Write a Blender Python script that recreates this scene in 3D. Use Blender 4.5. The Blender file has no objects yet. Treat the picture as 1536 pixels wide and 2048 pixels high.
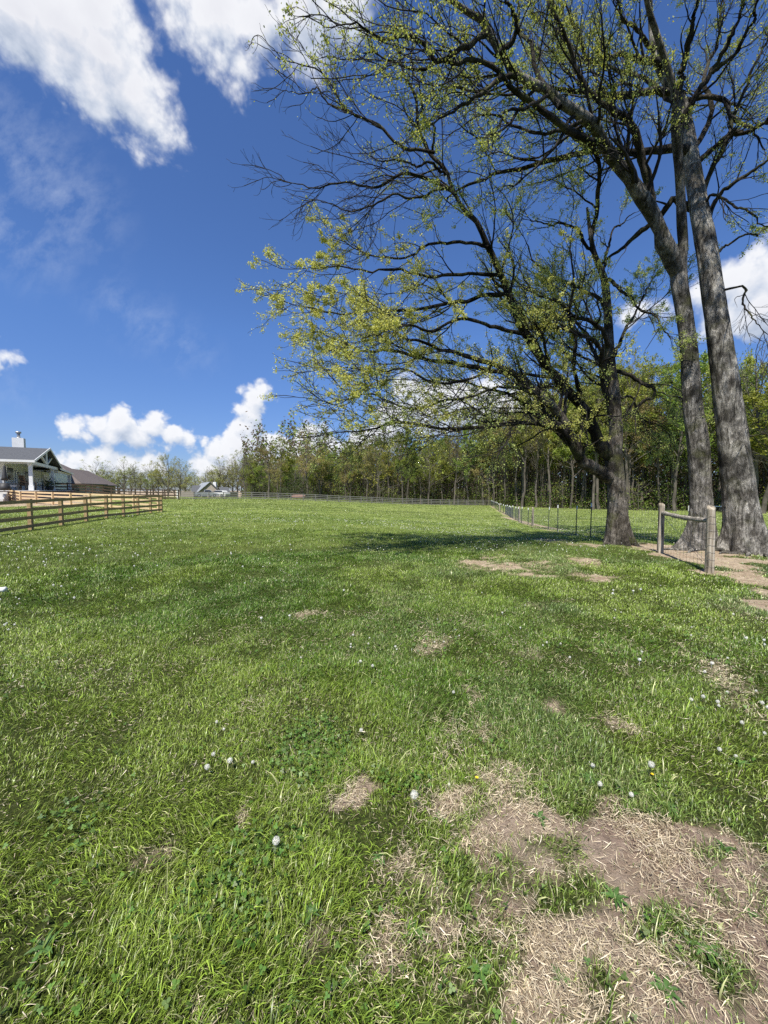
import bpy, math, random
import numpy as np
R = np.random.default_rng(7)
random.seed(7)
sc = bpy.context.scene
COL = sc.collection
F = 769.0
PITCH = math.atan(43 / F)
EYE = np.array([0, 0, 1.6])

# ------------------------------------------------------------------ helpers
def ray(px, py):
    x = (px - 768) / F; y = (1024 - py) / F
    return np.array([x, math.cos(PITCH) + y * math.sin(PITCH), -math.sin(PITCH) + y * math.cos(PITCH)])
def at(px, py, Y):
    d = ray(px, py); return EYE + d * (Y / d[1])
def sstep(a, b, x):
    t = np.clip((x - a) / (b - a), 0, 1); return t * t * (3 - 2 * t)
def hsh(ix, iy, s):
    n = (ix * 374761393 + iy * 668265263 + s * 1442695041) & 0xffffffff
    n = ((n ^ (n >> 13)) * 1274126177) & 0xffffffff
    n = n ^ (n >> 16)
    return (n & 0xffff) / 65535.0
def vnoise(x, y, s=0):
    x = np.asarray(x, float); y = np.asarray(y, float)
    ix = np.floor(x).astype(np.int64); iy = np.floor(y).astype(np.int64)
    fx = x - ix; fy = y - iy; fx = fx * fx * (3 - 2 * fx); fy = fy * fy * (3 - 2 * fy)
    a = hsh(ix, iy, s); b = hsh(ix + 1, iy, s); c = hsh(ix, iy + 1, s); d = hsh(ix + 1, iy + 1, s)
    return (a * (1 - fx) + b * fx) * (1 - fy) + (c * (1 - fx) + d * fx) * fy
def fbm(x, y, s=0, o=4):
    v = 0; a = .5; t = 0
    for i in range(o):
        v = v + a * vnoise(x * 2 ** i + 17.3 * i, y * 2 ** i - 9.1 * i, s + i); t += a; a *= .5
    return v / t
def terrain(x, y):
    x = np.asarray(x, float); y = np.asarray(y, float)
    yy = np.maximum(y, 10.0); q = x / yy
    g = 1 - np.exp(-np.maximum(y - 12, 0) / 30)
    z = -2.5 * g * .88 * sstep(-.42, .28, q)
    z = z + .75 * sstep(.45, 1.0, -q) * (1 - np.exp(-np.maximum(y - 14, 0) / 30))
    z = z - 1.6 * sstep(92, 130, y)
    z = z + (.05 * (fbm(x * .25, y * .25, 5, 3) - .5)) * 2 * np.clip(y / 6, .3, 1)
    # low raised pad the farmhouse stands on
    dx = x + 45; dy = y - 50
    u = -dx * .85 - dy * .52; v = -dx * .52 + dy * .85
    m = sstep(17, 12, np.abs(v - 2)) * sstep(-9, -3.5, u)
    z = z + m * .55
    return z
def ground_at(px, py):
    d = ray(px, py); z = 0.0; Y = 20
    for _ in range(30):
        t = (z - 1.6) / min(d[2], -1e-3); X, Yn = d[0] * t, d[1] * t
        Y = .5 * Y + .5 * min(Yn, 130); z = float(terrain(d[0] / d[1] * Y, Y))
    X = d[0] / d[1] * Y
    return np.array([X, Y, float(terrain(X, Y))])
def mesh_np(name, verts, faces, mat=None, parent=None, smooth=False, attrs=None, matidx=None):
    me = bpy.data.meshes.new(name)
    verts = np.ascontiguousarray(verts, dtype=np.float32)
    me.vertices.add(len(verts)); me.vertices.foreach_set('co', verts.ravel())
    idx = []; st = []; tot = []; off = 0
    for f in faces:
        f = np.asarray(f)
        if len(f) == 0: continue
        k = f.shape[1]; idx.append(f.ravel()); st.append(off + np.arange(len(f)) * k); tot.append(np.full(len(f), k)); off += f.size
    idx = np.concatenate(idx); st = np.concatenate(st); tot = np.concatenate(tot)
    me.loops.add(len(idx)); me.loops.foreach_set('vertex_index', idx.astype(np.int32))
    me.polygons.add(len(st)); me.polygons.foreach_set('loop_start', st.astype(np.int32)); me.polygons.foreach_set('loop_total', tot.astype(np.int32))
    if smooth: me.polygons.foreach_set('use_smooth', np.ones(len(st), bool))
    me.update(calc_edges=True)
    for an, arr in (attrs or {}).items():
        arr = np.asarray(arr, np.float32)
        if arr.ndim == 1:
            a = me.attributes.new(an, 'FLOAT', 'POINT'); a.data.foreach_set('value', arr)
        else:
            a = me.attributes.new(an, 'FLOAT_COLOR', 'POINT')
            if arr.shape[1] == 3: arr = np.c_[arr, np.ones(len(arr), np.float32)]
            a.data.foreach_set('color', np.ascontiguousarray(arr, np.float32).ravel())
    o = bpy.data.objects.new(name, me)
    if mat: me.materials.append(mat)
    COL.objects.link(o)
    if parent is not None: o.parent = parent
    return o
def tag(o, label=None, cat=None, group=None, kind=None):
    if label: o['label'] = label
    if cat: o['category'] = cat
    if group: o['group'] = group
    if kind: o['kind'] = kind
    return o
def empty(name, loc, label, cat, group=None, rz=0):
    o = bpy.data.objects.new(name, None); COL.objects.link(o)
    o.location = tuple(loc); o.rotation_euler = (0, 0, rz); o.empty_display_size = .2
    return tag(o, label, cat, group)
def dup(root, loc=None, rz=None, scale=None, label=None, group=None):
    r = root.copy(); COL.objects.link(r)
    if loc is not None: r.location = tuple(loc)
    if rz is not None: r.rotation_euler = (0, 0, rz)
    if scale is not None: r.scale = scale
    if label: r['label'] = label
    if group: r['group'] = group
    for ch in list(root.children):
        c = ch.copy(); COL.objects.link(c); c.parent = r
        for g in list(ch.children):
            d = g.copy(); COL.objects.link(d); d.parent = c
    return r

class MB:
    """collects boxes / prisms / tubes, builds ONE mesh; coordinates relative to org"""
    def __init__(s, org=(0, 0, 0)): s.v = []; s.f = []; s.o = np.array(org, float)
    def poly(s, pts, faces):
        b = len(s.v); s.v += [tuple(np.asarray(p, float) - s.o) for p in pts]; s.f += [tuple(b + i for i in f) for f in faces]
    def box(s, c, half, ax=None):
        c = np.asarray(c, float); ax = np.eye(3) if ax is None else np.asarray(ax, float)
        P = [c + ax[0] * half[0] * i + ax[1] * half[1] * j + ax[2] * half[2] * k for k in (-1, 1) for j in (-1, 1) for i in (-1, 1)]
        s.poly(P, [(0, 2, 3, 1), (4, 5, 7, 6), (0, 1, 5, 4), (2, 6, 7, 3), (0, 4, 6, 2), (1, 3, 7, 5)])
    def bar(s, a, b, w, h, up=(0, 0, 1)):
        a = np.asarray(a, float); b = np.asarray(b, float); d = b - a; L = np.linalg.norm(d); d = d / L
        up = np.asarray(up, float); sd = np.cross(d, up); n = np.linalg.norm(sd)
        if n < 1e-4: sd = np.array([1., 0, 0])
        else: sd = sd / n
        u = np.cross(sd, d)
        s.box((a + b) / 2, (L / 2, w / 2, h / 2), (d, sd, u))
    def tube(s, pts, rad, n=8, cap=True):
        pts = np.asarray(pts, float); rad = np.broadcast_to(np.asarray(rad, float), (len(pts),)); rows = []
        for i in range(len(pts)):
            d = pts[min(i + 1, len(pts) - 1)] - pts[max(i - 1, 0)]; d = d / (np.linalg.norm(d) + 1e-9)
            r = np.array([0, 0, 1.]) if abs(d[2]) < .9 else np.array([1., 0, 0])
            x = np.cross(d, r); x /= np.linalg.norm(x); y = np.cross(d, x)
            rows.append([pts[i] + rad[i] * (math.cos(2 * math.pi * k / n) * x + math.sin(2 * math.pi * k / n) * y) for k in range(n)])
        P = [p for r_ in rows for p in r_]; f = []
        for i in range(len(pts) - 1):
            for k in range(n):
                f.append((i * n + k, i * n + (k + 1) % n, (i + 1) * n + (k + 1) % n, (i + 1) * n + k))
        if cap: f.append(tuple(range(n))[::-1]); f.append(tuple((len(pts) - 1) * n + k for k in range(n)))
        s.poly(P, f)
    def build(s, name, mat, parent=None, smooth=False):
        me = bpy.data.meshes.new(name); me.from_pydata(s.v, [], s.f); me.update()
        if smooth:
            for p in me.polygons: p.use_smooth = True
        if mat: me.materials.append(mat)
        o = bpy.data.objects.new(name, me); COL.objects.link(o)
        if parent is not None: o.parent = parent
        else: o.location = tuple(s.o)
        return o

# ------------------------------------------------------------------ materials
class NT:
    def __init__(s, tree): s.t = tree; s.n = tree.nodes; s.l = tree.links
    def new(s, ty, ins=None, **props):
        n = s.n.new(ty)
        for k, v in props.items(): setattr(n, k, v)
        for k, v in (ins or {}).items():
            if hasattr(v, 'is_linked') or isinstance(v, bpy.types.NodeSocket): s.l.new(v, n.inputs[k])
            else: n.inputs[k].default_value = v
        return n
    def math(s, op, a, b=0.0, c=0.0, clamp=False):
        n = s.new('ShaderNodeMath', {0: a, 1: b, 2: c}, operation=op, use_clamp=clamp); return n.outputs[0]
    def vm(s, op, a, b=(0, 0, 0)):
        n = s.new('ShaderNodeVectorMath', {0: a, 1: b}, operation=op); return n
    def noise(s, vec, scale, detail=4, rough=.55, dist=0.):
        return s.new('ShaderNodeTexNoise', {'Vector': vec, 'Scale': scale, 'Detail': detail, 'Roughness': rough, 'Distortion': dist}).outputs[0]
    def ramp(s, fac, stops, interp='LINEAR'):
        n = s.n.new('ShaderNodeValToRGB'); s.l.new(fac, n.inputs[0]); r = n.color_ramp; r.interpolation = interp
        while len(r.elements) < len(stops): r.elements.new(.5)
        for e, (p, c) in zip(r.elements, stops): e.position = p; e.color = (*c, 1) if len(c) == 3 else c
        return n.outputs[0]
    def mix(s, fac, a, b, bt='MIX'):
        n = s.n.new('ShaderNodeMix'); n.data_type = 'RGBA'; n.blend_type = bt
        for i, v in ((0, fac), (6, a), (7, b)):
            if isinstance(v, bpy.types.NodeSocket): s.l.new(v, n.inputs[i])
            else: n.inputs[i].default_value = v if i == 0 else ((*v, 1) if len(v) == 3 else v)
        return n.outputs[2]
    def mapr(s, v, a, b, c, d):
        return s.new('ShaderNodeMapRange', {0: v, 1: a, 2: b, 3: c, 4: d}).outputs[0]
def newmat(name):
    m = bpy.data.materials.new(name); m.use_nodes = True; m.node_tree.nodes.clear()
    t = NT(m.node_tree); out = t.n.new('ShaderNodeOutputMaterial'); return m, t, out
def simple(name, stops, scale=6, rough=.7, bump=.2, stretch=(1, 1, 1), detail=6, metal=0, bscale=None, bdist=.01):
    m, t, out = newmat(name)
    tc = t.new('ShaderNodeTexCoord'); mp = t.new('ShaderNodeMapping', {'Vector': tc.outputs['Object'], 'Scale': stretch})
    n = t.noise(mp.outputs[0], scale, detail, .6)
    c = t.ramp(n, stops)
    p = t.new('ShaderNodeBsdfPrincipled', {'Base Color': c, 'Roughness': rough, 'Metallic': metal})
    if bump:
        nb = t.noise(mp.outputs[0], bscale or scale * 2.5, detail, .65)
        b = t.new('ShaderNodeBump', {'Height': nb, 'Strength': bump, 'Distance': bdist}); t.l.new(b.outputs[0], p.inputs['Normal'])
    t.l.new(p.outputs[0], out.inputs[0]); return m
def leafmat(name, trans=.35, rough=.55, rnd=0.0, spec=.25):
    m, t, out = newmat(name)
    a = t.new('ShaderNodeAttribute', attribute_name='Col').outputs[0]
    if rnd:
        oi = t.new('ShaderNodeObjectInfo')
        hs = t.new('ShaderNodeHueSaturation', {'Hue': t.mapr(oi.outputs['Random'], 0, 1, .5 - rnd * .045, .5 + rnd * .008), 'Saturation': 1., 'Value': t.mapr(t.math('FRACT', t.math('MULTIPLY', oi.outputs['Random'], 7.3)), 0, 1, .75, 1.2), 'Color': a})
        a = hs.outputs[0]
    p = t.new('ShaderNodeBsdfPrincipled', {'Base Color': a, 'Roughness': rough, 'Specular IOR Level': spec})
    tr = t.new('ShaderNodeBsdfTranslucent', {'Color': t.mix(1., a, (1.25, 1.2, .75), 'MULTIPLY')})
    mx = t.new('ShaderNodeMixShader', {0: trans, 1: p.outputs[0], 2: tr.outputs[0]})
    t.l.new(mx.outputs[0], out.inputs[0]); return m
def barkmat(name, dark, mid, light, moss=.0, sc_=1.):
    m, t, out = newmat(name)
    tc = t.new('ShaderNodeTexCoord'); ob = tc.outputs['Object']
    mp = t.new('ShaderNodeMapping', {'Vector': ob, 'Scale': (1, 1, .22)}).outputs[0]
    mp2 = t.new('ShaderNodeMapping', {'Vector': ob, 'Scale': (1, 1, .55)}).outputs[0]
    fur = t.noise(mp, 15 * sc_, 7, .72, .9)
    mid_n = t.noise(mp2, 5 * sc_, 6, .68, .6)
    pat = t.noise(ob, 1.7, 5, .6, .8)
    c = t.ramp(t.math('ADD', t.math('MULTIPLY', fur, .55), t.math('MULTIPLY', mid_n, .45)), [(.38, dark), (.5, mid), (.64, light)])
    c = t.mix(t.mapr(pat, .45, .62, 0, .75), c, t.mix(t.mapr(fur, .35, .6, 0, 1), dark, tuple(x * 1.5 for x in light)))
    c = t.mix(t.mapr(t.noise(ob, .9, 4, .6), .5, .6, 0, .8), c, tuple(x * .9 for x in dark))
    if moss: c = t.mix(t.mapr(t.noise(ob, 2.3, 4, .6), .52, .66, 0, moss), c, (.10, .11, .03))
    p = t.new('ShaderNodeBsdfPrincipled', {'Base Color': c, 'Roughness': .92, 'Specular IOR Level': .15})
    h = t.math('ADD', t.math('MULTIPLY', fur, 1.0), t.math('MULTIPLY', mid_n, 1.0))
    b = t.new('ShaderNodeBump', {'Height': h, 'Strength': 1., 'Distance': .09}); t.l.new(b.outputs[0], p.inputs['Normal'])
    t.l.new(p.outputs[0], out.inputs[0]); return m
M = {}
M['bark_a'] = barkmat('bark_grey_brown', (.016, .013, .009), (.08, .068, .052), (.28, .25, .205), .6)
M['bark_b'] = barkmat('bark_grey', (.018, .016, .012), (.11, .10, .083), (.36, .335, .295), .35)
M['bark_limb'] = barkmat('limb_bark', (.008, .007, .005), (.034, .029, .022), (.10, .088, .07), .5)  # darker than the trunks: shade of limbs against the sky put into the colour
M['bark_c'] = barkmat('bark_pale_grey', (.018, .016, .012), (.12, .108, .09), (.46, .43, .37), .2, .8)
M['twig'] = simple('twig_bark', [(.3, (.008, .006, .005)), (.7, (.022, .018, .013))], 8, .9, 0)
M['trunk_far'] = simple('far_trunk_bark', [(.3, (.035, .028, .02)), (.7, (.15, .13, .10))], 3, .9, .3, (1, 1, .3))
M['twig_far'] = simple('far_twig_bark', [(.3, (.06, .05, .04)), (.7, (.15, .13, .105))], 3, .9, 0)
M['leaf'] = leafmat('spring_leaf', .45)
M['leaf_far'] = leafmat('wood_leaf', .4, .6, 1.)
M['grass'] = leafmat('grass_blade', .22, .38, 0, .5)
M['clover'] = leafmat('clover_leaf', .25, .5, 0, .4)
M['cutwood'] = simple('split_heartwood', [(.3, (.35, .27, .19)), (.7, (.62, .54, .44))], 9, .8, .5, (1, 1, .3))
M['white'] = simple('white_paint', [(.3, (.66, .66, .64)), (.7, (.74, .74, .72))], 2, .5, .05)
M['shingle'] = simple('grey_shingle', [(.35, (.045, .048, .052)), (.65, (.095, .098, .102))], 7, .9, .5, (1, 1, 3))
M['shingle_brown'] = simple('brown_shingle', [(.35, (.085, .068, .06)), (.65, (.16, .13, .115))], 6, .9, .5)
M['metal_roof'] = simple('pale_roof', [(.35, (.22, .23, .24)), (.65, (.30, .31, .32))], 2, .5, .1)
M['glass'] = simple('dark_glass', [(.4, (.015, .018, .02)), (.6, (.03, .035, .04))], 1, .12, 0)
M['dark'] = simple('dark_trim', [(.4, (.02, .02, .02)), (.6, (.04, .04, .04))], 3, .6, 0)
M['ceiling'] = simple('porch_ceiling_grey', [(.4, (.6, .6, .6)), (.6, (.7, .7, .7))], 2, .8, 0)
M['concrete'] = simple('pale_concrete', [(.35, (.5, .49, .46)), (.65, (.62, .6, .57))], 3, .9, .2)
M['wicker'] = simple('tan_wicker', [(.4, (.25, .15, .08)), (.6, (.38, .24, .14))], 20, .8, .3)
M['cushion'] = simple('pale_cushion', [(.4, (.5, .5, .48)), (.6, (.62, .62, .6))], 3, .9, 0)
M['steel'] = simple('galvanised_steel', [(.4, (.3, .31, .32)), (.6, (.42, .43, .44))], 3, .45, 0, metal=.6)
M['wire'] = simple('fence_wire', [(.4, (.16, .16, .155)), (.6, (.26, .26, .25))], 3, .5, 0, metal=.5)
M['tpost'] = simple('dark_green_steel', [(.4, (.02, .03, .025)), (.6, (.04, .055, .045))], 8, .6, 0)
M['board_shade_tone'] = simple('brown_shade_tone_board', [(.3, (.20, .135, .06)), (.55, (.33, .23, .11)), (.75, (.43, .31, .16))], 5, .75, .3, (1, 1, 4))  # brown boards of the near run, its shaded side put into the colour
M['board_sun_tone'] = simple('pale_sun_tone_board', [(.3, (.50, .34, .18)), (.55, (.60, .44, .25)), (.75, (.68, .52, .32))], 5, .75, .3, (1, 1, 4))  # same fence past the corner, sunlight on its face put into the colour
M['farwood_brown'] = simple('far_brown_board', [(.3, (.06, .04, .025)), (.7, (.13, .09, .06))], 5, .8, .2, (1, 1, 4))
M['farwood_grey'] = simple('far_grey_board', [(.3, (.10, .095, .085)), (.7, (.22, .21, .19))], 5, .8, .2, (1, 1, 4))
M['oldpost'] = simple('weathered_post_wood', [(.36, (.08, .065, .045)), (.48, (.30, .25, .18)), (.66, (.56, .50, .39))], 9, .85, .8, (2.2, 2.2, .16), 8, bscale=16, bdist=.02)
M['greyrail'] = simple('grey_weathered_rail', [(.28, (.08, .07, .055)), (.5, (.27, .24, .195)), (.72, (.48, .44, .37))], 9, .85, .8, (.3, 2.2, 2.2), 8, bscale=16, bdist=.02)
def brickmat(name, c1, c2, mortar, s=1.):
    m, t, out = newmat(name)
    tc = t.new('ShaderNodeTexCoord')
    sp = t.new('ShaderNodeSeparateXYZ', {0: tc.outputs['Object']})
    h = t.math('ADD', sp.outputs[0], t.math('MULTIPLY', sp.outputs[1], .83))
    cb = t.new('ShaderNodeCombineXYZ', {0: h, 1: sp.outputs[2], 2: 0.})
    b = t.new('ShaderNodeTexBrick', {'Vector': cb.outputs[0], 'Color1': (*c1, 1), 'Color2': (*c2, 1), 'Mortar': (*mortar, 1), 'Scale': 4.5 * s, 'Mortar Size': .03})
    p = t.new('ShaderNodeBsdfPrincipled', {'Base Color': t.mix(t.mapr(t.noise(tc.outputs['Object'], 4, 4), .4, .6, 0, .35), b.outputs[0], tuple(x * .7 for x in c1)), 'Roughness': .9})
    t.l.new(p.outputs[0], out.inputs[0]); return m
M['brick'] = brickmat('red_brown_brick', (.30, .17, .12), (.22, .13, .10), (.38, .33, .28))
M['brick_pale'] = brickmat('pale_tan_brick', (.27, .22, .18), (.21, .17, .14), (.34, .31, .27))
def seedmat():
    m, t, out = newmat('dandelion_seed_fluff')
    p = t.new('ShaderNodeBsdfPrincipled', {'Base Color': (.84, .82, .74, 1), 'Roughness': .8})
    tr = t.new('ShaderNodeBsdfTranslucent', {'Color': (.9, .9, .86, 1)})
    mx = t.new('ShaderNodeMixShader', {0: .4, 1: p.outputs[0], 2: tr.outputs[0]}); t.l.new(mx.outputs[0], out.inputs[0]); return m
M['seed'] = seedmat()
M['stem'] = simple('reddish_green_stem', [(.4, (.13, .16, .05)), (.6, (.2, .15, .08))], 8, .6, 0)
M['yellow'] = simple('yellow_petal', [(.4, (.75, .55, .02)), (.6, (.85, .66, .04))], 8, .6, 0)
# ------------------------------------------------------------------ sky, sun, camera
SUN = np.array([-.18, -.48, .86]); SUN /= np.linalg.norm(SUN)
w = bpy.data.worlds.new('World'); sc.world = w; w.use_nodes = True
w.node_tree.nodes.clear(); t = NT(w.node_tree)
wo = t.n.new('ShaderNodeOutputWorld')
sky = t.new('ShaderNodeTexSky', sky_type='NISHITA', sun_disc=False, sun_elevation=math.asin(SUN[2]), sun_rotation=math.atan2(SUN[0], SUN[1]), altitude=300, air_density=1.0, dust_density=.2, ozone_density=2.2)
SKYS = .08
d = t.new('ShaderNodeTexCoord').outputs['Generated']
dn = t.vm('NORMALIZE', d).outputs[0]
def unit(px, py): v = ray(px, py); return v / np.linalg.norm(v)
def angr(px, py, r):
    v = ray(px, py); c = 1 / np.linalg.norm(v) ** 1.15; return r / F * c
BL = [ # cumulus lobes: (direction as seen over the field) px, py, radius
 (40,30,105),(130,50,110),(215,110,110),(268,190,95),(305,245,62),(180,150,90),(110,105,75),(60,-30,90),(10,10,90),(322,160,30),(60,70,62),(250,80,70),(335,262,28),
 (345,-10,70),(430,20,90),(520,50,85),(600,10,100),(480,130,52),(470,172,34),(405,80,55),(555,90,45),(690,0,80),(440,110,45),
 (140,862,24),(196,850,28),(240,852,34),(305,845,32),(345,870,26),(380,880,22),(270,872,28),(170,872,22),(405,886,14),(215,872,24),
 (150,918,26),(200,914,26),(250,932,36),(110,938,26),(300,938,36),(180,935,30),
 (512,800,27),(507,830,34),(482,852,22),(440,908,34),(490,900,44),(550,892,38),(612,888,34),(405,928,22),(540,935,55),(650,905,40),(465,925,40),(420,945,28),(590,925,44),
 (822,780,40),(860,815,62),(800,840,45),(780,868,45),(930,800,44),(975,785,34),(735,890,40),(1060,830,50),(1000,830,60),
 (1290,622,30),(1330,612,34),(1400,590,50),(1480,560,66),(1536,620,70),(1515,505,36),(1265,636,22),(1440,640,40),(1600,540,90),(1570,470,40),
 (140,120,80),(200,40,100),(-12,722,16),(14,713,9),(-40,715,24)]
CI = [(60,330,120),(120,400,110),(30,450,110),(-40,280,140),(300,650,50),(235,610,45),(365,690,40),(405,712,22),(30,780,30)]
grp = bpy.data.node_groups.new('cloud_field', 'ShaderNodeTree')
grp.interface.new_socket('Dir', in_out='INPUT', socket_type='NodeSocketVector'); grp.interface.new_socket('Field', in_out='OUTPUT', socket_type='NodeSocketFloat')
g = NT(grp); gi = g.n.new('NodeGroupInput'); go = g.n.new('NodeGroupOutput')
gd = gi.outputs[0]
def lobes(nt, vec, L):
    acc = None
    for px, py, r in L:
        c = unit(px, py); rr = angr(px, py, r * (1.02 if 760 < py < 960 else 1))
        ds = nt.new('ShaderNodeVectorMath', {0: vec, 1: tuple(c)}, operation='DISTANCE').outputs['Value']
        s_ = nt.math('SUBTRACT', rr, ds)
        acc = s_ if acc is None else nt.math('SMOOTH_MAX', acc, s_, .012)
    return acc
n1 = g.noise(gd, 8, 10, .58, .15)
vor = g.new('ShaderNodeTexVoronoi', {'Vector': g.vm('ADD', gd, g.vm('SCALE', g.new('ShaderNodeTexNoise', {'Vector': gd, 'Scale': 20., 'Detail': 3.}).outputs[1], ).outputs[0]).outputs[0], 'Scale': 26., 'Detail': 3., 'Roughness': .55}, feature='SMOOTH_F1')
g.n[-1] if False else None
for nn in g.n:
    if nn.type == 'VECT_MATH' and nn.operation == 'SCALE': nn.inputs['Scale'].default_value = .03
amp = g.mapr(g.new('ShaderNodeSeparateXYZ', {0: gd}).outputs[2], .1, .6, .085, .15)
f = g.math('ADD', lobes(g, gd, BL), g.math('MULTIPLY', g.math('SUBTRACT', n1, .53), amp))
f = g.math('ADD', f, .022)
f = g.math('ADD', f, g.math('MULTIPLY', g.math('SUBTRACT', .42, vor.outputs['Distance']), .03))
g.l.new(f, go.inputs[0])
def field(vec):
    n = t.n.new('ShaderNodeGroup'); n.node_tree = grp; t.l.new(vec, n.inputs[0]); return n.outputs[0]
f0 = field(dn)
lightdir = np.array([-.30, -.10, .95])
f1 = field(t.vm('ADD', dn, tuple(lightdir * .022)).outputs[0])
f2 = field(t.vm('ADD', dn, tuple(lightdir * .06)).outputs[0])
el = t.new('ShaderNodeSeparateXYZ', {0: dn}).outputs[2]
wdt = t.mapr(el, .12, .6, .017, .042)
alpha = t.new('ShaderNodeMapRange', {0: f0, 1: 0., 2: wdt, 3: 0., 4: 1.}, interpolation_type='SMOOTHSTEP').outputs[0]
lit = t.math('ADD', t.math('MULTIPLY', t.math('SUBTRACT', f0, f1), 16.), t.math('MULTIPLY', t.math('SUBTRACT', f0, f2), 4.))
lit = t.math('ADD', lit, .62, clamp=True)
thick = t.mapr(f0, .02, .16, 1., .74)
c = t.ramp(lit, [(0, (.40, .48, .62)), (.5, (.66, .72, .83)), (1, (.96, .97, 1.0))])
c = t.mix(1., c, t.new('ShaderNodeCombineXYZ', {0: thick, 1: thick, 2: t.math('POWER', thick, .8)}).outputs[0], 'MULTIPLY')
# thin high cirrus
ci = lobes(t, dn, CI)
mp = t.new('ShaderNodeMapping', {'Vector': dn, 'Rotation': (.3, .5, .9), 'Scale': (1, 3.2, 1.6)}).outputs[0]
cn = t.noise(mp, 13, 8, .62, .15)
ca = t.math('MULTIPLY', t.new('ShaderNodeMapRange', {0: ci, 1: -.05, 2: .09, 3: 0., 4: 1.}, interpolation_type='SMOOTHSTEP').outputs[0], t.mapr(cn, .42, .72, 0., .27))
dim = t.new('ShaderNodeMapRange', {0: el, 1: 0., 2: .5, 3: .50, 4: 1.0}, interpolation_type='SMOOTHSTEP').outputs[0]
redn = t.mapr(el, 0., .35, .48, .66)
grn = t.mapr(el, 0., .35, .56, .88)
blu = t.mapr(el, 0., .35, .84, 1.26)
tinted = t.mix(1., sky.outputs[0], t.new('ShaderNodeCombineXYZ', {0: redn, 1: grn, 2: blu}).outputs[0], 'MULTIPLY')
CB = 8.1
cc = t.mix(1., c, (CB, CB, CB), 'MULTIPLY')
s1 = t.mix(ca, tinted, (CB * .72, CB * .80, CB * .95))
s2 = t.mix(t.math('MULTIPLY', alpha, .97), s1, cc)
bg = t.new('ShaderNodeBackground', {'Color': s2, 'Strength': SKYS})
t.l.new(bg.outputs[0], wo.inputs[0])
w.cycles.sampling_method = 'MANUAL'; w.cycles.sample_map_resolution = 512
sl = bpy.data.lights.new('sun', 'SUN'); sl.energy = 5.0; sl.angle = math.radians(.5); sl.color = (1, .955, .88)
so = bpy.data.objects.new('sun', sl); COL.objects.link(so)
from mathutils import Vector, Matrix
so.rotation_euler = Vector(-SUN).to_track_quat('-Z', 'Y').to_euler(); so.location = (0, 0, 30)
cam = bpy.data.cameras.new('camera'); cam.sensor_fit = 'VERTICAL'; cam.sensor_height = 24; cam.lens = 24 * F / 2048; cam.clip_end = 6000; cam.clip_start = .05
co = bpy.data.objects.new('camera', cam); COL.objects.link(co); co.location = tuple(EYE); co.rotation_euler = (math.pi / 2 - PITCH, 0, 0); sc.camera = co
sc.view_settings.view_transform = 'Standard'; sc.view_settings.look = 'None'; sc.view_settings.exposure = .64; sc.view_settings.gamma = 1
sc.cycles.max_bounces = 6; sc.cycles.diffuse_bounces = 4; sc.cycles.transmission_bounces = 4; sc.cycles.transparent_max_bounces = 6; sc.cycles.use_denoising = DENOISE if 'DENOISE' in globals() else False
# ------------------------------------------------------------------ bare patches (world ellipses) and ground
PT = [(1240,1700,300,95,1.1),(1420,1800,190,130,1.1),(1330,1960,330,150,1.1),(1060,1700,120,120,1.0),(1040,1880,120,170,1.0),(1560,1900,200,250,1.1),(990,2010,120,80,.9),(1160,1830,160,160,1.0),
 (715,1585,42,24,1.1),(690,1605,30,18,.9),(485,1615,18,16,.9),(300,1715,26,18,.6),(930,1470,60,44,.35),(940,1370,18,44,.4),(1000,1555,60,35,.75),(1110,1410,34,18,.4),
 (1015,1128,78,13,.85),(980,1126,42,10,.9),(1165,1124,48,7,.8),(1200,1156,50,5,.8),(1080,1152,40,5,.7),(625,1222,24,6,.6),(680,1275,26,9,.6),(870,1290,34,22,.45),(1110,1312,26,10,.6),(1230,1450,44,24,.4),
 (790,1185,20,4,.5),(1095,1080,32,4,.8),(1330,1098,60,7,1.3),(1385,1112,60,11,1.3),(1440,1130,50,14,1.3),(1480,1152,50,16,1.3),(1530,1182,40,14,1.0),(1600,1220,50,20,1.0),
 (1440,1106,60,7,1.1),(1500,1122,60,6,1.1),(1560,1124,50,7,1.),(1180,1092,18,4,.9),(1300,1092,40,5,1.),
 (830,1850,100,130,.55),(640,1900,50,50,.4),(450,2010,70,34,.5),(830,1990,110,70,.6),(560,1990,50,50,.45),(330,1760,60,20,.3),(880,1600,60,30,.5),(160,1340,14,5,.4),(1250,1278,12,5,.5)]
GP = [(1130,1780,70,40),(1330,1870,110,55),(1490,1790,70,40),(1560,1630,90,60),(1190,1975,60,30),(1430,1960,80,35),(1290,1640,60,14),(1440,1720,60,16)]
PW = []
for px, py, rx, ry, s_ in PT:
    c0 = ground_at(px, py); a_ = ground_at(px, py - ry); b_ = ground_at(px, py + ry)
    PW.append((c0[0], c0[1], rx / F * c0[1], max((a_[1] - b_[1]) / 2, .08), s_))
GW = []
for px, py, rx, ry in GP:
    c0 = ground_at(px, py); a_ = ground_at(px, py - ry); b_ = ground_at(px, py + ry); GW.append((c0[0], c0[1], rx / F * c0[1], max((a_[1] - b_[1]) / 2, .05)))
FA = np.array([6.28, 7.35]); FB = np.array([7.02, 9.7])          # H-brace posts
FL = [(6.28, 7.35), (7.02, 9.7), (7.75, 14.4), (8.1, 16.2), (8.75, 19.3), (9.2, 21.4), (10.3, 26.5), (11.4, 32), (13.1, 38), (18.5, 62), (26.6, 95)]
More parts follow.
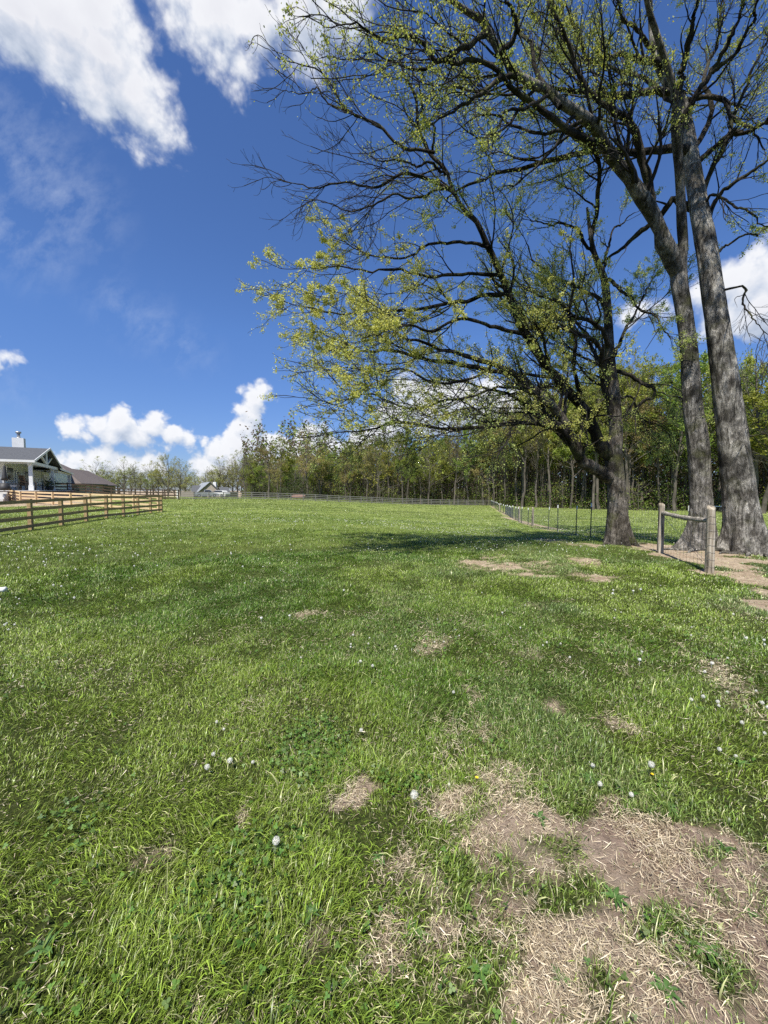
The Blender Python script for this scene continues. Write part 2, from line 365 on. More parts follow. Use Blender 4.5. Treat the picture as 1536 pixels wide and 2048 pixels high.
SEG = [((8.0, 16), (8.7, 19.3), .15, .5), ((8.7, 19.3), (10.2, 26.5), .22, .6), ((10.2, 26.5), (13.1, 38), .3, .65), ((13.1, 38), (26.6, 95), .55, .65), ((9.9, 21.5), (11.8, 31), .28, 1.2), ((11.8, 31), (13.6, 44), .35, 1.)]
def bare(x, y, detail=True):
    x = np.asarray(x, float); y = np.asarray(y, float); b = np.zeros_like(x)
    am = np.clip(.085 * y, .12, .7); fq = np.clip(7 / np.maximum(y, .8), 1.2, 5)
    fq = np.where(y > 4.5, 1.6, 4.2)
    wx = x + am * (fbm(x * fq, y * fq, 31, 4) - .5) * 1.6; wy = y + am * (fbm(x * fq + 5, y * fq, 37, 4) - .5) * 1.8
    for cx, cy, rx, ry, s_ in PW:
        d2 = ((wx - cx) / rx) ** 2 + ((wy - cy) / ry) ** 2
        b = np.maximum(b, s_ * (sstep(1.35, .55, np.sqrt(d2)) if s_ >= 1 and rx > .15 else sstep(1.9, .1, np.sqrt(d2))))
    for cx, cy, rx, ry in GW:
        b = b - .85 * sstep(1.7, .3, np.sqrt(((wx - cx) / rx) ** 2 + ((wy - cy) / ry) ** 2))
    b = np.maximum(b, 0)
    for a_, b_, wd, s_ in SEG:
        ax, ay = a_; ux, uy = b_[0] - ax, b_[1] - ay; L2 = ux * ux + uy * uy
        tt = np.clip(((x - ax) * ux + (y - ay) * uy) / L2, 0, 1)
        d_ = np.hypot(x - ax - tt * ux, y - ay - tt * uy); b = np.maximum(b, s_ * sstep(wd * 1.5, wd * .4, d_))
    # worn yard behind the light fence in front of the house
    u = -(x + 36.6) * .85 - (y - 40) * .52; v = -(x + 36.6) * .53 + (y - 40) * .85
    b = np.maximum(b, 1.1 * sstep(-5.6, -4.2, u + .0 * v) * sstep(-14, -9, v) * sstep(26, 22, v))
    pe = 768 + F * x / np.maximum(y, 1); ed = np.interp(pe, [440, 489, 574, 684, 827, 927, 1008, 1100, 1290, 1556, 1943], [150, 127, 119, 110, 105, 102, 93, 77, 67, 60.5, 55])
    b = np.maximum(b, .9 * sstep(-.5, 2.5, y - ed) * (y > 20))
    if detail:
        n = fbm(x * 2.6, y * 2.6, 3, 4); n2 = fbm(x * 9, y * 9, 8, 3)
        b = b + (n - .5) * .9 * np.clip(b * 2.5 + .12, 0, 1) + (n2 - .5) * 1.1 * np.clip(b * 2.5 + .1, 0, 1)
        # thin spots anywhere in the lawn
        thin = sstep(.60, .74, fbm(x * 1.1 + 40, y * 1.1, 55, 4)) * .4 * sstep(-2.5, .5, x) * sstep(14, 3, y)
        b = np.maximum(b, thin)
        # surviving tufts inside the bare ground
        b = b - .35 * sstep(.57, .66, fbm(x * 5.5 + 3, y * 5.5 + 8, 71, 2)) * sstep(6, 4, y)
        b = np.where(y < 6, b * .95, b)
    return np.clip(b, 0, 1)
def gridmesh(xs, ys):
    X, Y = np.meshgrid(xs, ys); nx, ny = len(xs), len(ys)
    i = np.arange(nx * ny).reshape(ny, nx)
    q = np.stack([i[:-1, :-1], i[:-1, 1:], i[1:, 1:], i[1:, :-1]], -1).reshape(-1, 4)
    return X.ravel(), Y.ravel(), q
def axis(lo, fine_lo, fine_hi, hi, step, g_=1.12):
    c_ = list(np.arange(fine_lo, fine_hi, step)); s_ = step; x = c_[-1]
    while x < hi: s_ *= g_; x += s_; c_.append(x)
    s_ = step; x = c_[0]; l_ = []
    while x > lo: s_ *= g_; x -= s_; l_.append(x)
    return np.array(l_[::-1] + c_)
xs = axis(-1800, -4.5, 12, 1800, .06, 1.09); ys = axis(-60, .6, 14, 3000, .06, 1.06)
X, Y, Q = gridmesh(xs, ys)
Z = terrain(X, Y)
bb = bare(X, Y)
near = (Y < 16) & (Y > 0)
Z = Z + np.where(near, .018 * (fbm(X * 7, Y * 7, 91, 3) - .5) + .02 * (fbm(X * 2.5, Y * 2.5, 92, 3) - .5), 0)
m, t, out = newmat('field_ground')
tc = t.new('ShaderNodeTexCoord').outputs['Object']
ba = t.new('ShaderNodeAttribute', attribute_name='bare').outputs['Fac']
soil_n = t.ramp(t.noise(tc, 18, 9, .75), [(.3, (.09, .06, .045)), (.5, (.23, .165, .125)), (.7, (.40, .305, .235))])
soil_f = t.ramp(t.noise(tc, 14, 9, .7), [(.3, (.15, .11, .07)), (.52, (.32, .245, .165)), (.72, (.52, .43, .31))])
soil = t.mix(t.mapr(t.new('ShaderNodeSeparateXYZ', {0: tc}).outputs[1], 3.5, 6, 0, 1), soil_n, soil_f)
soil = t.mix(t.mapr(t.noise(tc, 3.1, 6, .7), .5, .62, 0, .7), soil, t.mix(t.noise(tc, 60, 4), (.10, .065, .04), (.30, .21, .14)))
soil = t.mix(t.mapr(t.noise(tc, 1.9, 5), .42, .62, 0, .35), soil, (.50, .42, .31))
gr = t.ramp(t.noise(tc, .35, 8, .6), [(.34, (.15, .20, .04)), (.5, (.23, .285, .07)), (.66, (.32, .36, .11))])
gr = t.mix(t.mapr(t.noise(tc, 30, 5, .7), .35, .7, 0, .8), gr, t.mix(1., gr, (.45, .5, .4), 'MULTIPLY'))
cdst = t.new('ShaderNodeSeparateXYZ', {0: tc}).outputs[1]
thatch_shade = t.mix(t.mapr(t.noise(tc, 40, 5, .7), .4, .65, 0, .7), (.018, .028, .006), (.10, .11, .03))  # dead grass under the blades, darkened to paint shade in the gaps
gr = t.mix(t.mapr(cdst, 6, 24, 0, 1), thatch_shade, gr)
bf = t.mapr(t.math('ADD', ba, t.math('MULTIPLY', t.math('SUBTRACT', t.noise(tc, 22, 5, .7), .5), .9)), .25, .75, 0, 1)
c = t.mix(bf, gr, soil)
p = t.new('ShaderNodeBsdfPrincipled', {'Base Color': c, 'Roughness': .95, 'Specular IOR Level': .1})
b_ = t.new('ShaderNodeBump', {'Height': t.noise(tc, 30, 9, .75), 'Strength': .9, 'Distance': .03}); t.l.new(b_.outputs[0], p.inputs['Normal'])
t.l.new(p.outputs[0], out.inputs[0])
go_ = mesh_np('ground', np.c_[X, Y, Z], [Q], m, None, True, {'bare': bb}); tag(go_, kind='structure')
go_['label'] = 'green pasture ground with bare sandy soil patches'

# ------------------------------------------------------------------ grass blades
def nrm0(v): return v / (np.linalg.norm(v, axis=-1, keepdims=True) + 1e-9)
def wedge(n, r0, r1, margin=1.2):
    a = R.uniform(-.86, .86, n); r = np.sqrt(R.uniform(r0 * r0, r1 * r1, n))
    x = np.sin(a) * r; y = np.cos(a) * r
    return x + R.uniform(-1, 1, n) * margin * np.clip(r / 4, .35, 1), y
def blades(x, y, L, W, lean, az, base, tip, nseg, curl=.5, flat=None):
    n = len(x); z = terrain(x, y) - .004 + .01 * (fbm(x * 2.5, y * 2.5, 92, 3) - .5) * (y < 16)
    dx, dy = np.cos(az), np.sin(az); sx, sy = -np.sin(az + .9 * R.standard_normal(n)), np.cos(az)
    V = []; Cc = []
    for i in range(nseg + 1):
        s_ = i / nseg; le = lean * (s_ ** 1.0) + curl * lean * s_ * s_
        hx = L * np.sin(np.minimum(le, 1.5)) * s_; hz = L * np.cos(np.minimum(le, 1.45)) * s_
        cx, cy, cz = x + dx * hx, y + dy * hx, z + hz
        wd = W * .5 * (1 - s_ ** 1.6) if i else W * .42
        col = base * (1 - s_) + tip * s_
        if i < nseg:
            V += [np.c_[cx - sx * wd, cy - sy * wd, cz], np.c_[cx + sx * wd, cy + sy * wd, cz]]; Cc += [col, col]
        else: V.append(np.c_[cx, cy, cz]); Cc.append(col)
    k = 2 * nseg + 1
    V = np.stack(V, 1).reshape(-1, 3); Cc = np.stack(Cc, 1).reshape(-1, 3)
    o_ = np.arange(n)[:, None] * k
    q = [o_ + np.array([[2 * i, 2 * i + 1, 2 * i + 3, 2 * i + 2]]) for i in range(nseg - 1)]
    q = np.concatenate(q) if q else np.zeros((0, 4), int)
    tr = o_ + np.array([[2 * nseg - 2, 2 * nseg - 1, 2 * nseg]])
    return V, Cc, q, tr
def joinm(L):
    V = []; C_ = []; Qs = []; Ts = []; off = 0
    for v, c_, q, tr in L:
        V.append(v); C_.append(c_); Qs.append(q + off); Ts.append(tr + off); off += len(v)
    return np.concatenate(V), np.concatenate(C_), [np.concatenate(Qs), np.concatenate(Ts)]
GR = []
DENS = 1.3
bands = [(.85, 2.2, 21000, 3), (2.2, 3.6, 13000, 3), (3.6, 6, 8000, 2), (6, 10, 4000, 2), (10, 17, 1500, 1), (17, 30, 420, 1), (30, 52, 130, 1), (52, 97, 38, 1)]
for r0, r1, dens, ns in bands:
    area = .86 * (r1 * r1 - r0 * r0); n = int(area * dens * (DENS if r1 < 11 else 1.1))
    x, y = wedge(n, r0, r1)
    bv = bare(x, y); cl = fbm(x * 3.3, y * 3.3, 12, 3)        # clumps
    hgt = fbm(x * .9, y * .9, 14, 3)
    keep = (R.random(n) > np.clip(bv * 1.12, 0, .96)) & (R.random(n) < .25 + 1.4 * cl)
    x, y, bv, cl, hgt = x[keep], y[keep], bv[keep], cl[keep], hgt[keep]; n = len(x)
    r = np.hypot(x, y)
    L = (.022 + .042 * R.random(n) ** 1.6) * (.75 + .5 * hgt) * (.45 + 1.1 * cl) * (1 - .3 * bv)
    tall = R.random(n) < .02; L[tall] *= 2.0
    L *= np.clip(.9 + r / 60, 1, 1.8)
    W = np.maximum(.0020 + .0032 * R.random(n) ** 1.5, r * .00105); W[tall] *= 1.5
    wide = R.random(n) < .06; W[wide] *= 2.0
    az = 2 * math.pi * (R.random(n)) * .7 + 8.0 * fbm(x * 2.2, y * 2.2, 21, 2)
    lean = .12 + 1.0 * R.random(n)
    hue = fbm(x * .55, y * .55, 41, 4)
    g1 = np.array([.15, .30, .025]); g2 = np.array([.40, .55, .075]); g3 = np.array([.66, .68, .30])
    tn = np.clip(.5 + (hue - .5) * 2.6 + .28 * R.standard_normal(n), 0, 1)[:, None]
    blue = np.clip((fbm(x * .8 + 9, y * .8, 45, 3) - .52) * 5, 0, 1)[:, None] * np.clip((x + 1) / 3, 0, 1)[:, None]
    tip = g1 * (1 - tn) + g2 * tn
    far = np.clip((r - 10) / 40, 0, 1)[:, None]
    tip = tip * (1 - .5 * blue) + np.array([.17, .27, .12]) * .5 * blue
    tip = tip * (1 - .5 * far) + np.array([.48, .52, .18]) * .5 * far
    yl = (R.random(n) < .12 + .35 * bv)[:, None]; tip = np.where(yl, g3 * (.8 + .5 * R.random((n, 1))), tip)  # pale tips: dry blades, plus glints painted into the colour
    tip = tip * (.34 + 1.12 * R.random((n, 1)) ** 1.4)
    base = tip * .22 + np.array([.012, .014, .004])  # blade feet coloured dark, painting the shade deep in the turf
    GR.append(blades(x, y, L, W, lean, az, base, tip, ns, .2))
V, Cc, Fs = joinm(GR)
gob = mesh_np('grass', V, Fs, M['grass'], None, False, {'Col': Cc}); tag(gob, 'bright green spring grass covering the pasture', 'grass', kind='stuff')
print('grass verts', len(V))
# dry straw lying on the bare ground
ST = []
def straws(x, y, h0, L, W, az, pitch, tip):
    n = len(x); z = terrain(x, y) + h0; d = np.c_[np.cos(az) * np.cos(pitch), np.sin(az) * np.cos(pitch), np.sin(pitch)]; s = nrm0(np.c_[-np.sin(az), np.cos(az), .8 * R.standard_normal(n)])
    c = np.c_[x, y, z]; bend = nrm0(R.standard_normal((n, 3))) * (L * .10)[:, None]; w = (W / 2)[:, None]; D = d * (L / 2)[:, None]
    P = [c - D - s * w, c - D + s * w, c + bend - s * w, c + bend + s * w, c + D]
    V = np.stack(P, 1).reshape(-1, 3); o_ = np.arange(n)[:, None] * 5
    return V, np.repeat(tip, 5, 0), o_ + np.array([[0, 1, 3, 2]]), o_ + np.array([[2, 3, 4]])
for r0, r1, dens in [(.85, 2.4, 30000), (2.4, 5, 15000), (5, 11, 1500)]:
    n = int(.86 * (r1 * r1 - r0 * r0) * dens); x, y = wedge(n, r0, r1); bv = bare(x, y); cl = fbm(x * 4 + 7, y * 4, 63, 3)
    keep = R.random(n) < (np.clip(bv * 1.3, .07, 1) * np.clip((cl - .33) * 3.4, .13, 1)) * np.where(y > 5, .25, 1); x, y, cl = x[keep], y[keep], cl[keep]; n = len(x)
    L = .010 + .048 * R.random(n) ** 1.8; W = np.maximum(.0009 + .0022 * R.random(n) ** 2.2, np.hypot(x, y) * .0007)
    az = 9 * fbm(x * 2.4, y * 2.4, 66, 3) + R.standard_normal(n) * .9; pt = .32 * R.standard_normal(n); h0 = np.abs(np.sin(pt)) * L * .5 + .003 + .022 * R.random(n) * np.clip((cl - .35) * 4, 0, 1)
    c0 = np.array([.42, .33, .21]); c1 = np.array([.90, .77, .54]); k_ = R.random((n, 1)); tip = (c0 * (1 - k_) + c1 * k_) * (.4 + .7 * R.random((n, 1)))
    ST.append(straws(x, y, h0, L, W, az, pt, tip))
V, Cc, Fs = joinm(ST)
so_ = mesh_np('straw', V, Fs, M['grass'], None, False, {'Col': Cc}); tag(so_, 'dry tan dead grass matted over the bare soil', 'straw', kind='stuff')
# soil crumbs, pebbles and scraps of dead leaf on the bare ground
n = 110000; x, y = wedge(n, .85, 5); k = R.random(n) < bare(x, y) * .8; x, y = x[k], y[k]; n = len(x)
r_ = (.0012 + .005 * R.random(n) ** 5) * np.clip(y / 3, 1, 2); O4 = nrm0(R.standard_normal((n, 5, 3))) * np.array([1, 1, .6]); V = np.c_[x, y, terrain(x, y) + .003][:, None] + O4 * r_[:, None, None]
F_ = (np.arange(n)[:, None, None] * 5 + np.array([(0, 1, 2), (0, 2, 3), (0, 3, 4), (1, 2, 4), (2, 3, 4), (0, 1, 4)])[None]).reshape(-1, 3)
cc_ = np.repeat(np.array([.24, .175, .12]) * (.35 + 1.3 * R.random((n, 1))), 5, 0)
o = mesh_np('soil_crumbs', V.reshape(-1, 3), [F_], M['clover'], None, False, {'Col': cc_}); tag(o, 'loose soil crumbs and scraps on the bare patches', 'soil', kind='stuff')
# clover: three round leaflets on each stem
CLP = [(620,1500,95,75,.9),(480,1740,110,100,.55),(560,1690,60,50,.55),(430,1820,120,90,.35),(150,1640,90,60,.3),(760,1560,40,30,.5),(980,1500,50,20,.2),(820,1570,60,40,.4),(1320,1890,60,60,.3),(100,2000,150,60,.3),(500,1870,60,40,.5)]
xs_, ys_, ss_ = [], [], []
for px, py, rx, ry, k_ in CLP:
    c0 = ground_at(px, py); RX = rx / F * c0[1]; RY = (ground_at(px, py - ry)[1] - ground_at(px, py + ry)[1]) / 2
    n = int(min(6000, 2600 * k_ * RX * RY * 3.14)); a = R.random(n) * 6.28; q_ = np.sqrt(R.random(n)) * (.6 + .5 * R.random(n))
    xs_.append(c0[0] + RX * q_ * np.cos(a)); ys_.append(c0[1] + RY * q_ * np.sin(a))
n = 4500; x, y = wedge(n, .9, 6); k = fbm(x * 1.6, y * 1.6, 77, 3) > .56; xs_.append(x[k]); ys_.append(y[k])
x = np.concatenate(xs_); y = np.concatenate(ys_); k = bare(x, y) < .5; x, y = x[k], y[k]; n = len(x)
z = terrain(x, y) + .018 + .04 * R.random(n); rr = (.0035 + .004 * R.random(n)) * np.clip(np.hypot(x, y) / 3, 1, 1.5)
V = []; Qs = []; off = 0; a0 = R.random(n) * 6.28; nz = np.c_[.5 * R.standard_normal(n), .5 * R.standard_normal(n), np.ones(n)]; nz /= np.linalg.norm(nz, axis=1)[:, None]
ux = np.cross(nz, np.array([0, 1., 0])); ux /= np.linalg.norm(ux, axis=1)[:, None]; uy = np.cross(nz, ux)
C0 = np.c_[x, y, z]; vs = []
for j in range(3):
    for kk in range(6):
        a = a0 + j * 2.094; th = kk * math.pi / 3
        px_ = rr * (1.0 + .95 * math.cos(th)); py_ = rr * .85 * math.sin(th)
        lx = px_ * np.cos(a) - py_ * np.sin(a); ly = px_ * np.sin(a) + py_ * np.cos(a)
        vs.append(C0 + ux * lx[:, None] + uy * ly[:, None])
V = np.stack(vs, 1).reshape(-1, 3); hexf = (np.arange(3 * n)[:, None] * 6 + np.arange(6)[None])
cc_ = np.array([.07, .16, .022]) * (.5 + .8 * R.random((n, 1))) + np.array([.05, .03, .012]) * R.random((n, 1)); cc_ = np.repeat(cc_, 18, 0)
cl_ = mesh_np('clover', V, [hexf], M['clover'], None, False, {'Col': cc_}); tag(cl_, 'dark green clover leaves spreading through the lawn', 'clover', kind='stuff')
# ------------------------------------------------------------------ branching trees
def nrm(v): return v / (np.linalg.norm(v, axis=-1, keepdims=True) + 1e-9)
def resample(pts, n, smooth=3):
    p = np.asarray(pts, float)
    if len(p) > 2:
        q = []
        for i in range(len(p) - 1):
            p0 = p[max(i - 1, 0)]; p1 = p[i]; p2 = p[i + 1]; p3 = p[min(i + 2, len(p) - 1)]
            for u in np.linspace(0, 1, 8, endpoint=False):
                q.append(.5 * (2 * p1 + (p2 - p0) * u + (2 * p0 - 5 * p1 + 4 * p2 - p3) * u * u + (3 * p1 - p0 - 3 * p2 + p3) * u ** 3))
        q.append(p[-1]); p = np.array(q)
    s = np.r_[0, np.cumsum(np.linalg.norm(np.diff(p, axis=0), axis=1))]
    u = np.linspace(0, s[-1], n); return np.stack([np.interp(u, s, p[:, k]) for k in range(p.shape[1])], 1)
def tubes(P, Rd, S):
    N, K, _ = P.shape
    T = np.empty_like(P); T[:, 1:-1] = P[:, 2:] - P[:, :-2]; T[:, 0] = P[:, 1] - P[:, 0]; T[:, -1] = P[:, -1] - P[:, -2]; T = nrm(T)
    ref = np.where(np.abs(T[:, K // 2, 2:3]) < .8, np.array([[0, 0, 1.]]), np.array([[1., 0, 0]]))[:, None, :] * np.ones((1, K, 1))
    A = nrm(np.cross(T, ref)); B = np.cross(T, A)
    th = np.arange(S) * 2 * math.pi / S
    V = P[:, :, None, :] + Rd[:, :, None, None] * (np.cos(th)[None, None, :, None] * A[:, :, None, :] + np.sin(th)[None, None, :, None] * B[:, :, None, :])
    base = (np.arange(N)[:, None, None] * K + np.arange(K - 1)[None, :, None]) * S + np.arange(S)[None, None, :]
    nx = (np.arange(N)[:, None, None] * K + np.arange(K - 1)[None, :, None]) * S + (np.arange(S)[None, None, :] + 1) % S
    q = np.stack([base, nx, nx + S, base + S], -1).reshape(-1, 4)
    return V.reshape(-1, 3), q
def join(L):
    V = []; Q_ = []; off = 0
    for v, q in L: V.append(v); Q_.append(q + off); off += len(v)
    return np.concatenate(V), np.concatenate(Q_)
def grow(P, Rd, per_m, lmin, lfac, lmax, ang, wig, up, K2, r_ratio, rtip, t0=.12, out=None, rng=R, W=None):
    """children along every branch. returns P2, R2, parent index, t"""
    N, K, _ = P.shape
    seg = np.linalg.norm(np.diff(P, axis=1), axis=2); L = seg.sum(1)
    cnt = np.maximum(1, rng.poisson(np.maximum(L * per_m * (1 if W is None else W), .6)))
    idx = np.repeat(np.arange(N), cnt); n = len(idx)
    tt = t0 + (1 - t0) * rng.random(n) ** .85
    tt[np.r_[0, np.cumsum(cnt)[:-1]]] = .985
    f_ = tt * (K - 1); i0 = np.minimum(f_.astype(int), K - 2); fr = (f_ - i0)[:, None]
    st = P[idx, i0] * (1 - fr) + P[idx, i0 + 1] * fr
    rs = Rd[idx, i0] * (1 - fr[:, 0]) + Rd[idx, i0 + 1] * fr[:, 0]
    T = nrm(P[idx, i0 + 1] - P[idx, i0])
    a = rng.standard_normal((n, 3)); side = nrm(a - (a * T).sum(1, keepdims=True) * T)
    an = np.radians(ang[0] + (ang[1] - ang[0]) * rng.random(n))[:, None] * np.where(tt > .98, .35, 1)[:, None]
    d = nrm(T * np.cos(an) + side * np.sin(an))
    ln = np.clip(L[idx] * lfac * (1.15 - .75 * tt) * (.55 + .9 * rng.random(n)), lmin, lmax)
    Q2 = np.empty((n, K2, 3)); Q2[:, 0] = st; p = st.copy(); st_ = (ln / (K2 - 1))[:, None]
    for k in range(1, K2):
        d = nrm(d + wig * rng.standard_normal((n, 3)) + np.array([0, 0, up]) + (0 if out is None else np.array(out)))
        p = p + d * st_; Q2[:, k] = p
    r0 = np.clip(rs * r_ratio * (.7 + .5 * rng.random(n)), rtip, np.maximum(rs, rtip))
    s_ = np.linspace(0, 1, K2)[None]; R2 = r0[:, None] * (1 - s_) + rtip * s_
    return Q2, R2, idx, tt
def leaves(P, per, size, droop, cols, rng=R, spread=.05, W=None, trange=(.25, 1)):
    N, K, _ = P.shape
    cnt = rng.poisson(per * (np.ones(N) if W is None else W)); idx = np.repeat(np.arange(N), cnt); n = len(idx)
    if n == 0: return None
    tt = trange[0] + (trange[1] - trange[0]) * rng.random(n) ** .8; f_ = tt * (K - 1); i0 = np.minimum(f_.astype(int), K - 2); fr = (f_ - i0)[:, None]
    c = P[idx, i0] * (1 - fr) + P[idx, i0 + 1] * fr + spread * rng.standard_normal((n, 3))
    d = nrm(rng.standard_normal((n, 3)) + np.array([0, 0, -droop])); s = nrm(np.cross(d, rng.standard_normal((n, 3))))
    l = (size * (.55 + .9 * rng.random(n)))[:, None]; wd = l * .30
    V = np.stack([c, c + d * l * .45 + s * wd, c + d * l, c + d * l * .5 - s * wd], 1).reshape(-1, 3)
    q = np.arange(n)[:, None] * 4 + np.arange(4)[None]
    a, b = np.array(cols[0]), np.array(cols[1]); k = rng.random((n, 1)); col = (a * (1 - k) + b * k) * (.75 + .5 * rng.random((n, 1)))
    return V, q, np.repeat(col, 4, 0)
def trunkmesh(name, pts, rads, mat, parent, org, flare=.0, lobes=6, seed=0, n=72, S=56, flare_h=.5):
    p = resample(np.c_[np.asarray(pts), rads], n); P = p[:, :3]; rr = p[:, 3]
    T = np.gradient(P, axis=0); T = nrm(T)
    A = nrm(np.cross(T, np.array([0, 1., 0]))); B = np.cross(T, A); th = np.arange(S) * 2 * math.pi / S
    hgt = (P[:, 2] - P[0, 2])[:, None]
    fl = flare * np.exp(-hgt / flare_h) * (1 + .55 * np.sin(lobes * th[None] + seed) * np.exp(-hgt / .7) + .35 * np.sin((lobes - 2) * th[None] + 2.1 * seed))
    nx_, ny_ = np.cos(th)[None] * 2.2 + 5, np.sin(th)[None] * 2.2 + 5
    bump = (fbm(nx_ + 0 * hgt, ny_ + hgt * .9, seed, 3) - .5) * .22 + (fbm(nx_ * 4, ny_ * 4 + hgt * 2.2, seed + 5, 3) - .5) * .14
    rad = rr[:, None] * (1 + bump) + fl
    V = P[:, None] + rad[..., None] * (np.cos(th)[None, :, None] * A[:, None] + np.sin(th)[None, :, None] * B[:, None])
    i = np.arange(n * S).reshape(n, S); q = np.stack([i[:-1], np.roll(i[:-1], -1, 1), np.roll(i[1:], -1, 1), i[1:]], -1).reshape(-1, 4)
    return mesh_np(name, V.reshape(-1, 3) - org, [q], mat, parent, True)
TS = .9
def big_tree(org, label, trunk, limbs, bark, flare, lobes_, seed, barkL):
    root = empty('tree', org, label, 'tree', 'tall trees shading the fence line')
    org = np.array(org); rng = np.random.default_rng(seed)
    P0 = [at(px, py, Y) for px, py, Y, r in trunk]; P0[0] = P0[0] - np.array([0, 0, .12])
    trunkmesh('trunk', P0, [r * (.9 if seed != 11 else .83) for *_, r in trunk], bark, root, org, flare, lobes_, seed)
    TW = []; LV = []
    for name, pts, Y0, Y1, r0, r1, leaf, dens, cols in limbs:
        k = len(pts); P = [at(px, py, Y0 + (Y1 - Y0) * (i / (k - 1)) ** 1.0) for i, (px, py) in enumerate(pts)]
        p = resample(P, 30)
        if r1 < .0125 and pts[-1][0] < 900:
            Lc = np.r_[0, np.cumsum(np.linalg.norm(np.diff(p, axis=0), axis=1))]; kk = max(.6, 1 - .4 / Lc[-1]) * Lc[-1]; uu = np.linspace(0, kk, 30); p = np.stack([np.interp(uu, Lc, p[:, j]) for j in range(3)], 1)
        s_ = np.linspace(0, 1, 30)
        amp = .035 * np.sin(np.pi * s_)[:, None]
        ph = rng.random(3) * 6; p = p + amp * np.stack([np.sin(s_ * 17 + ph[0]), np.sin(s_ * 13 + ph[1]) * 2.2, np.sin(s_ * 19 + ph[2])], 1)
        p[1:-1] += .012 * rng.standard_normal((28, 3)); rr = (r0 * (1 - s_) ** .9 + r1) * (1 + .08 * rng.standard_normal(30))
        if name == 'limb':
            V, q = tubes(p[None], rr[None], 14); mesh_np('limb', V - org, [q], M['bark_limb'] if r0 < .12 else barkL, root, True)
        else: TW.append(tubes(p[None], rr[None], 8))
        out = (p[-1] - p[0]); out = out / np.linalg.norm(out)
        P1, R1, _, _ = grow(p[None], rr[None], 2.9 * dens, .5, .40, 2.3, (28, 62), .17, .02, 9, .42, .007, .15, out * .10, rng)
        P2, R2, i2, _ = grow(P1, R1, 4.6, .28, .52, 1.1, (25, 55), .15, .03, 6, .55, .0046, .12, out * .06, rng)
        P3, R3, i3, _ = grow(P2, R2, 6.2, .12, .5, .5, (22, 50), .13, .05, 4, .6, .0034, .1, out * .03, rng)
        TW += [tubes(P1, R1, 6), tubes(P2, R2, 4), tubes(P3, R3, 3)]
        cl = np.clip((fbm(P3[:, 0, 0] * 1.5 + 3, P3[:, 0, 2] * 1.5 + P3[:, 0, 1], seed, 3) - .36) * 4, .35, 1.6) * rng.lognormal(-.2, .65, len(P3))
        if leaf > 0:
            a = leaves(P3, (33 if cols is YG else 32) * leaf, .040, .6, cols, rng, .03, cl)
            b = leaves(P2[R.random(len(P2)) < .6], 20 * leaf, .040, .5, cols, rng, .04)
            LV += [x_ for x_ in (a, b) if x_ is not None]
    V, q = join(TW); o = mesh_np('twigs', V - org, [q], M['twig'], root, True); o['kind'] = 'stuff'
    v = np.concatenate([x_[0] for x_ in LV]); off = 0; qs = []
    for x_ in LV: qs.append(x_[1] + off); off += len(x_[0])
    mesh_np('foliage', v - org, [np.concatenate(qs)], M['leaf'], root, False, {'Col': np.concatenate([x_[2] for x_ in LV])})
    print('tree', len(V), len(v)); return root
YG = ((.44, .48, .11), (.64, .62, .22)); OL = ((.26, .32, .07), (.46, .48, .14)); GN = ((.24, .32, .09), (.46, .50, .17))
b1 = ground_at(1237, 1088); b2 = ground_at(1400, 1098); b3 = ground_at(1492, 1104)
print('bases', b1, b2, b3)
Y1, Y2, Y3 = b1[1], b2[1], b3[1]
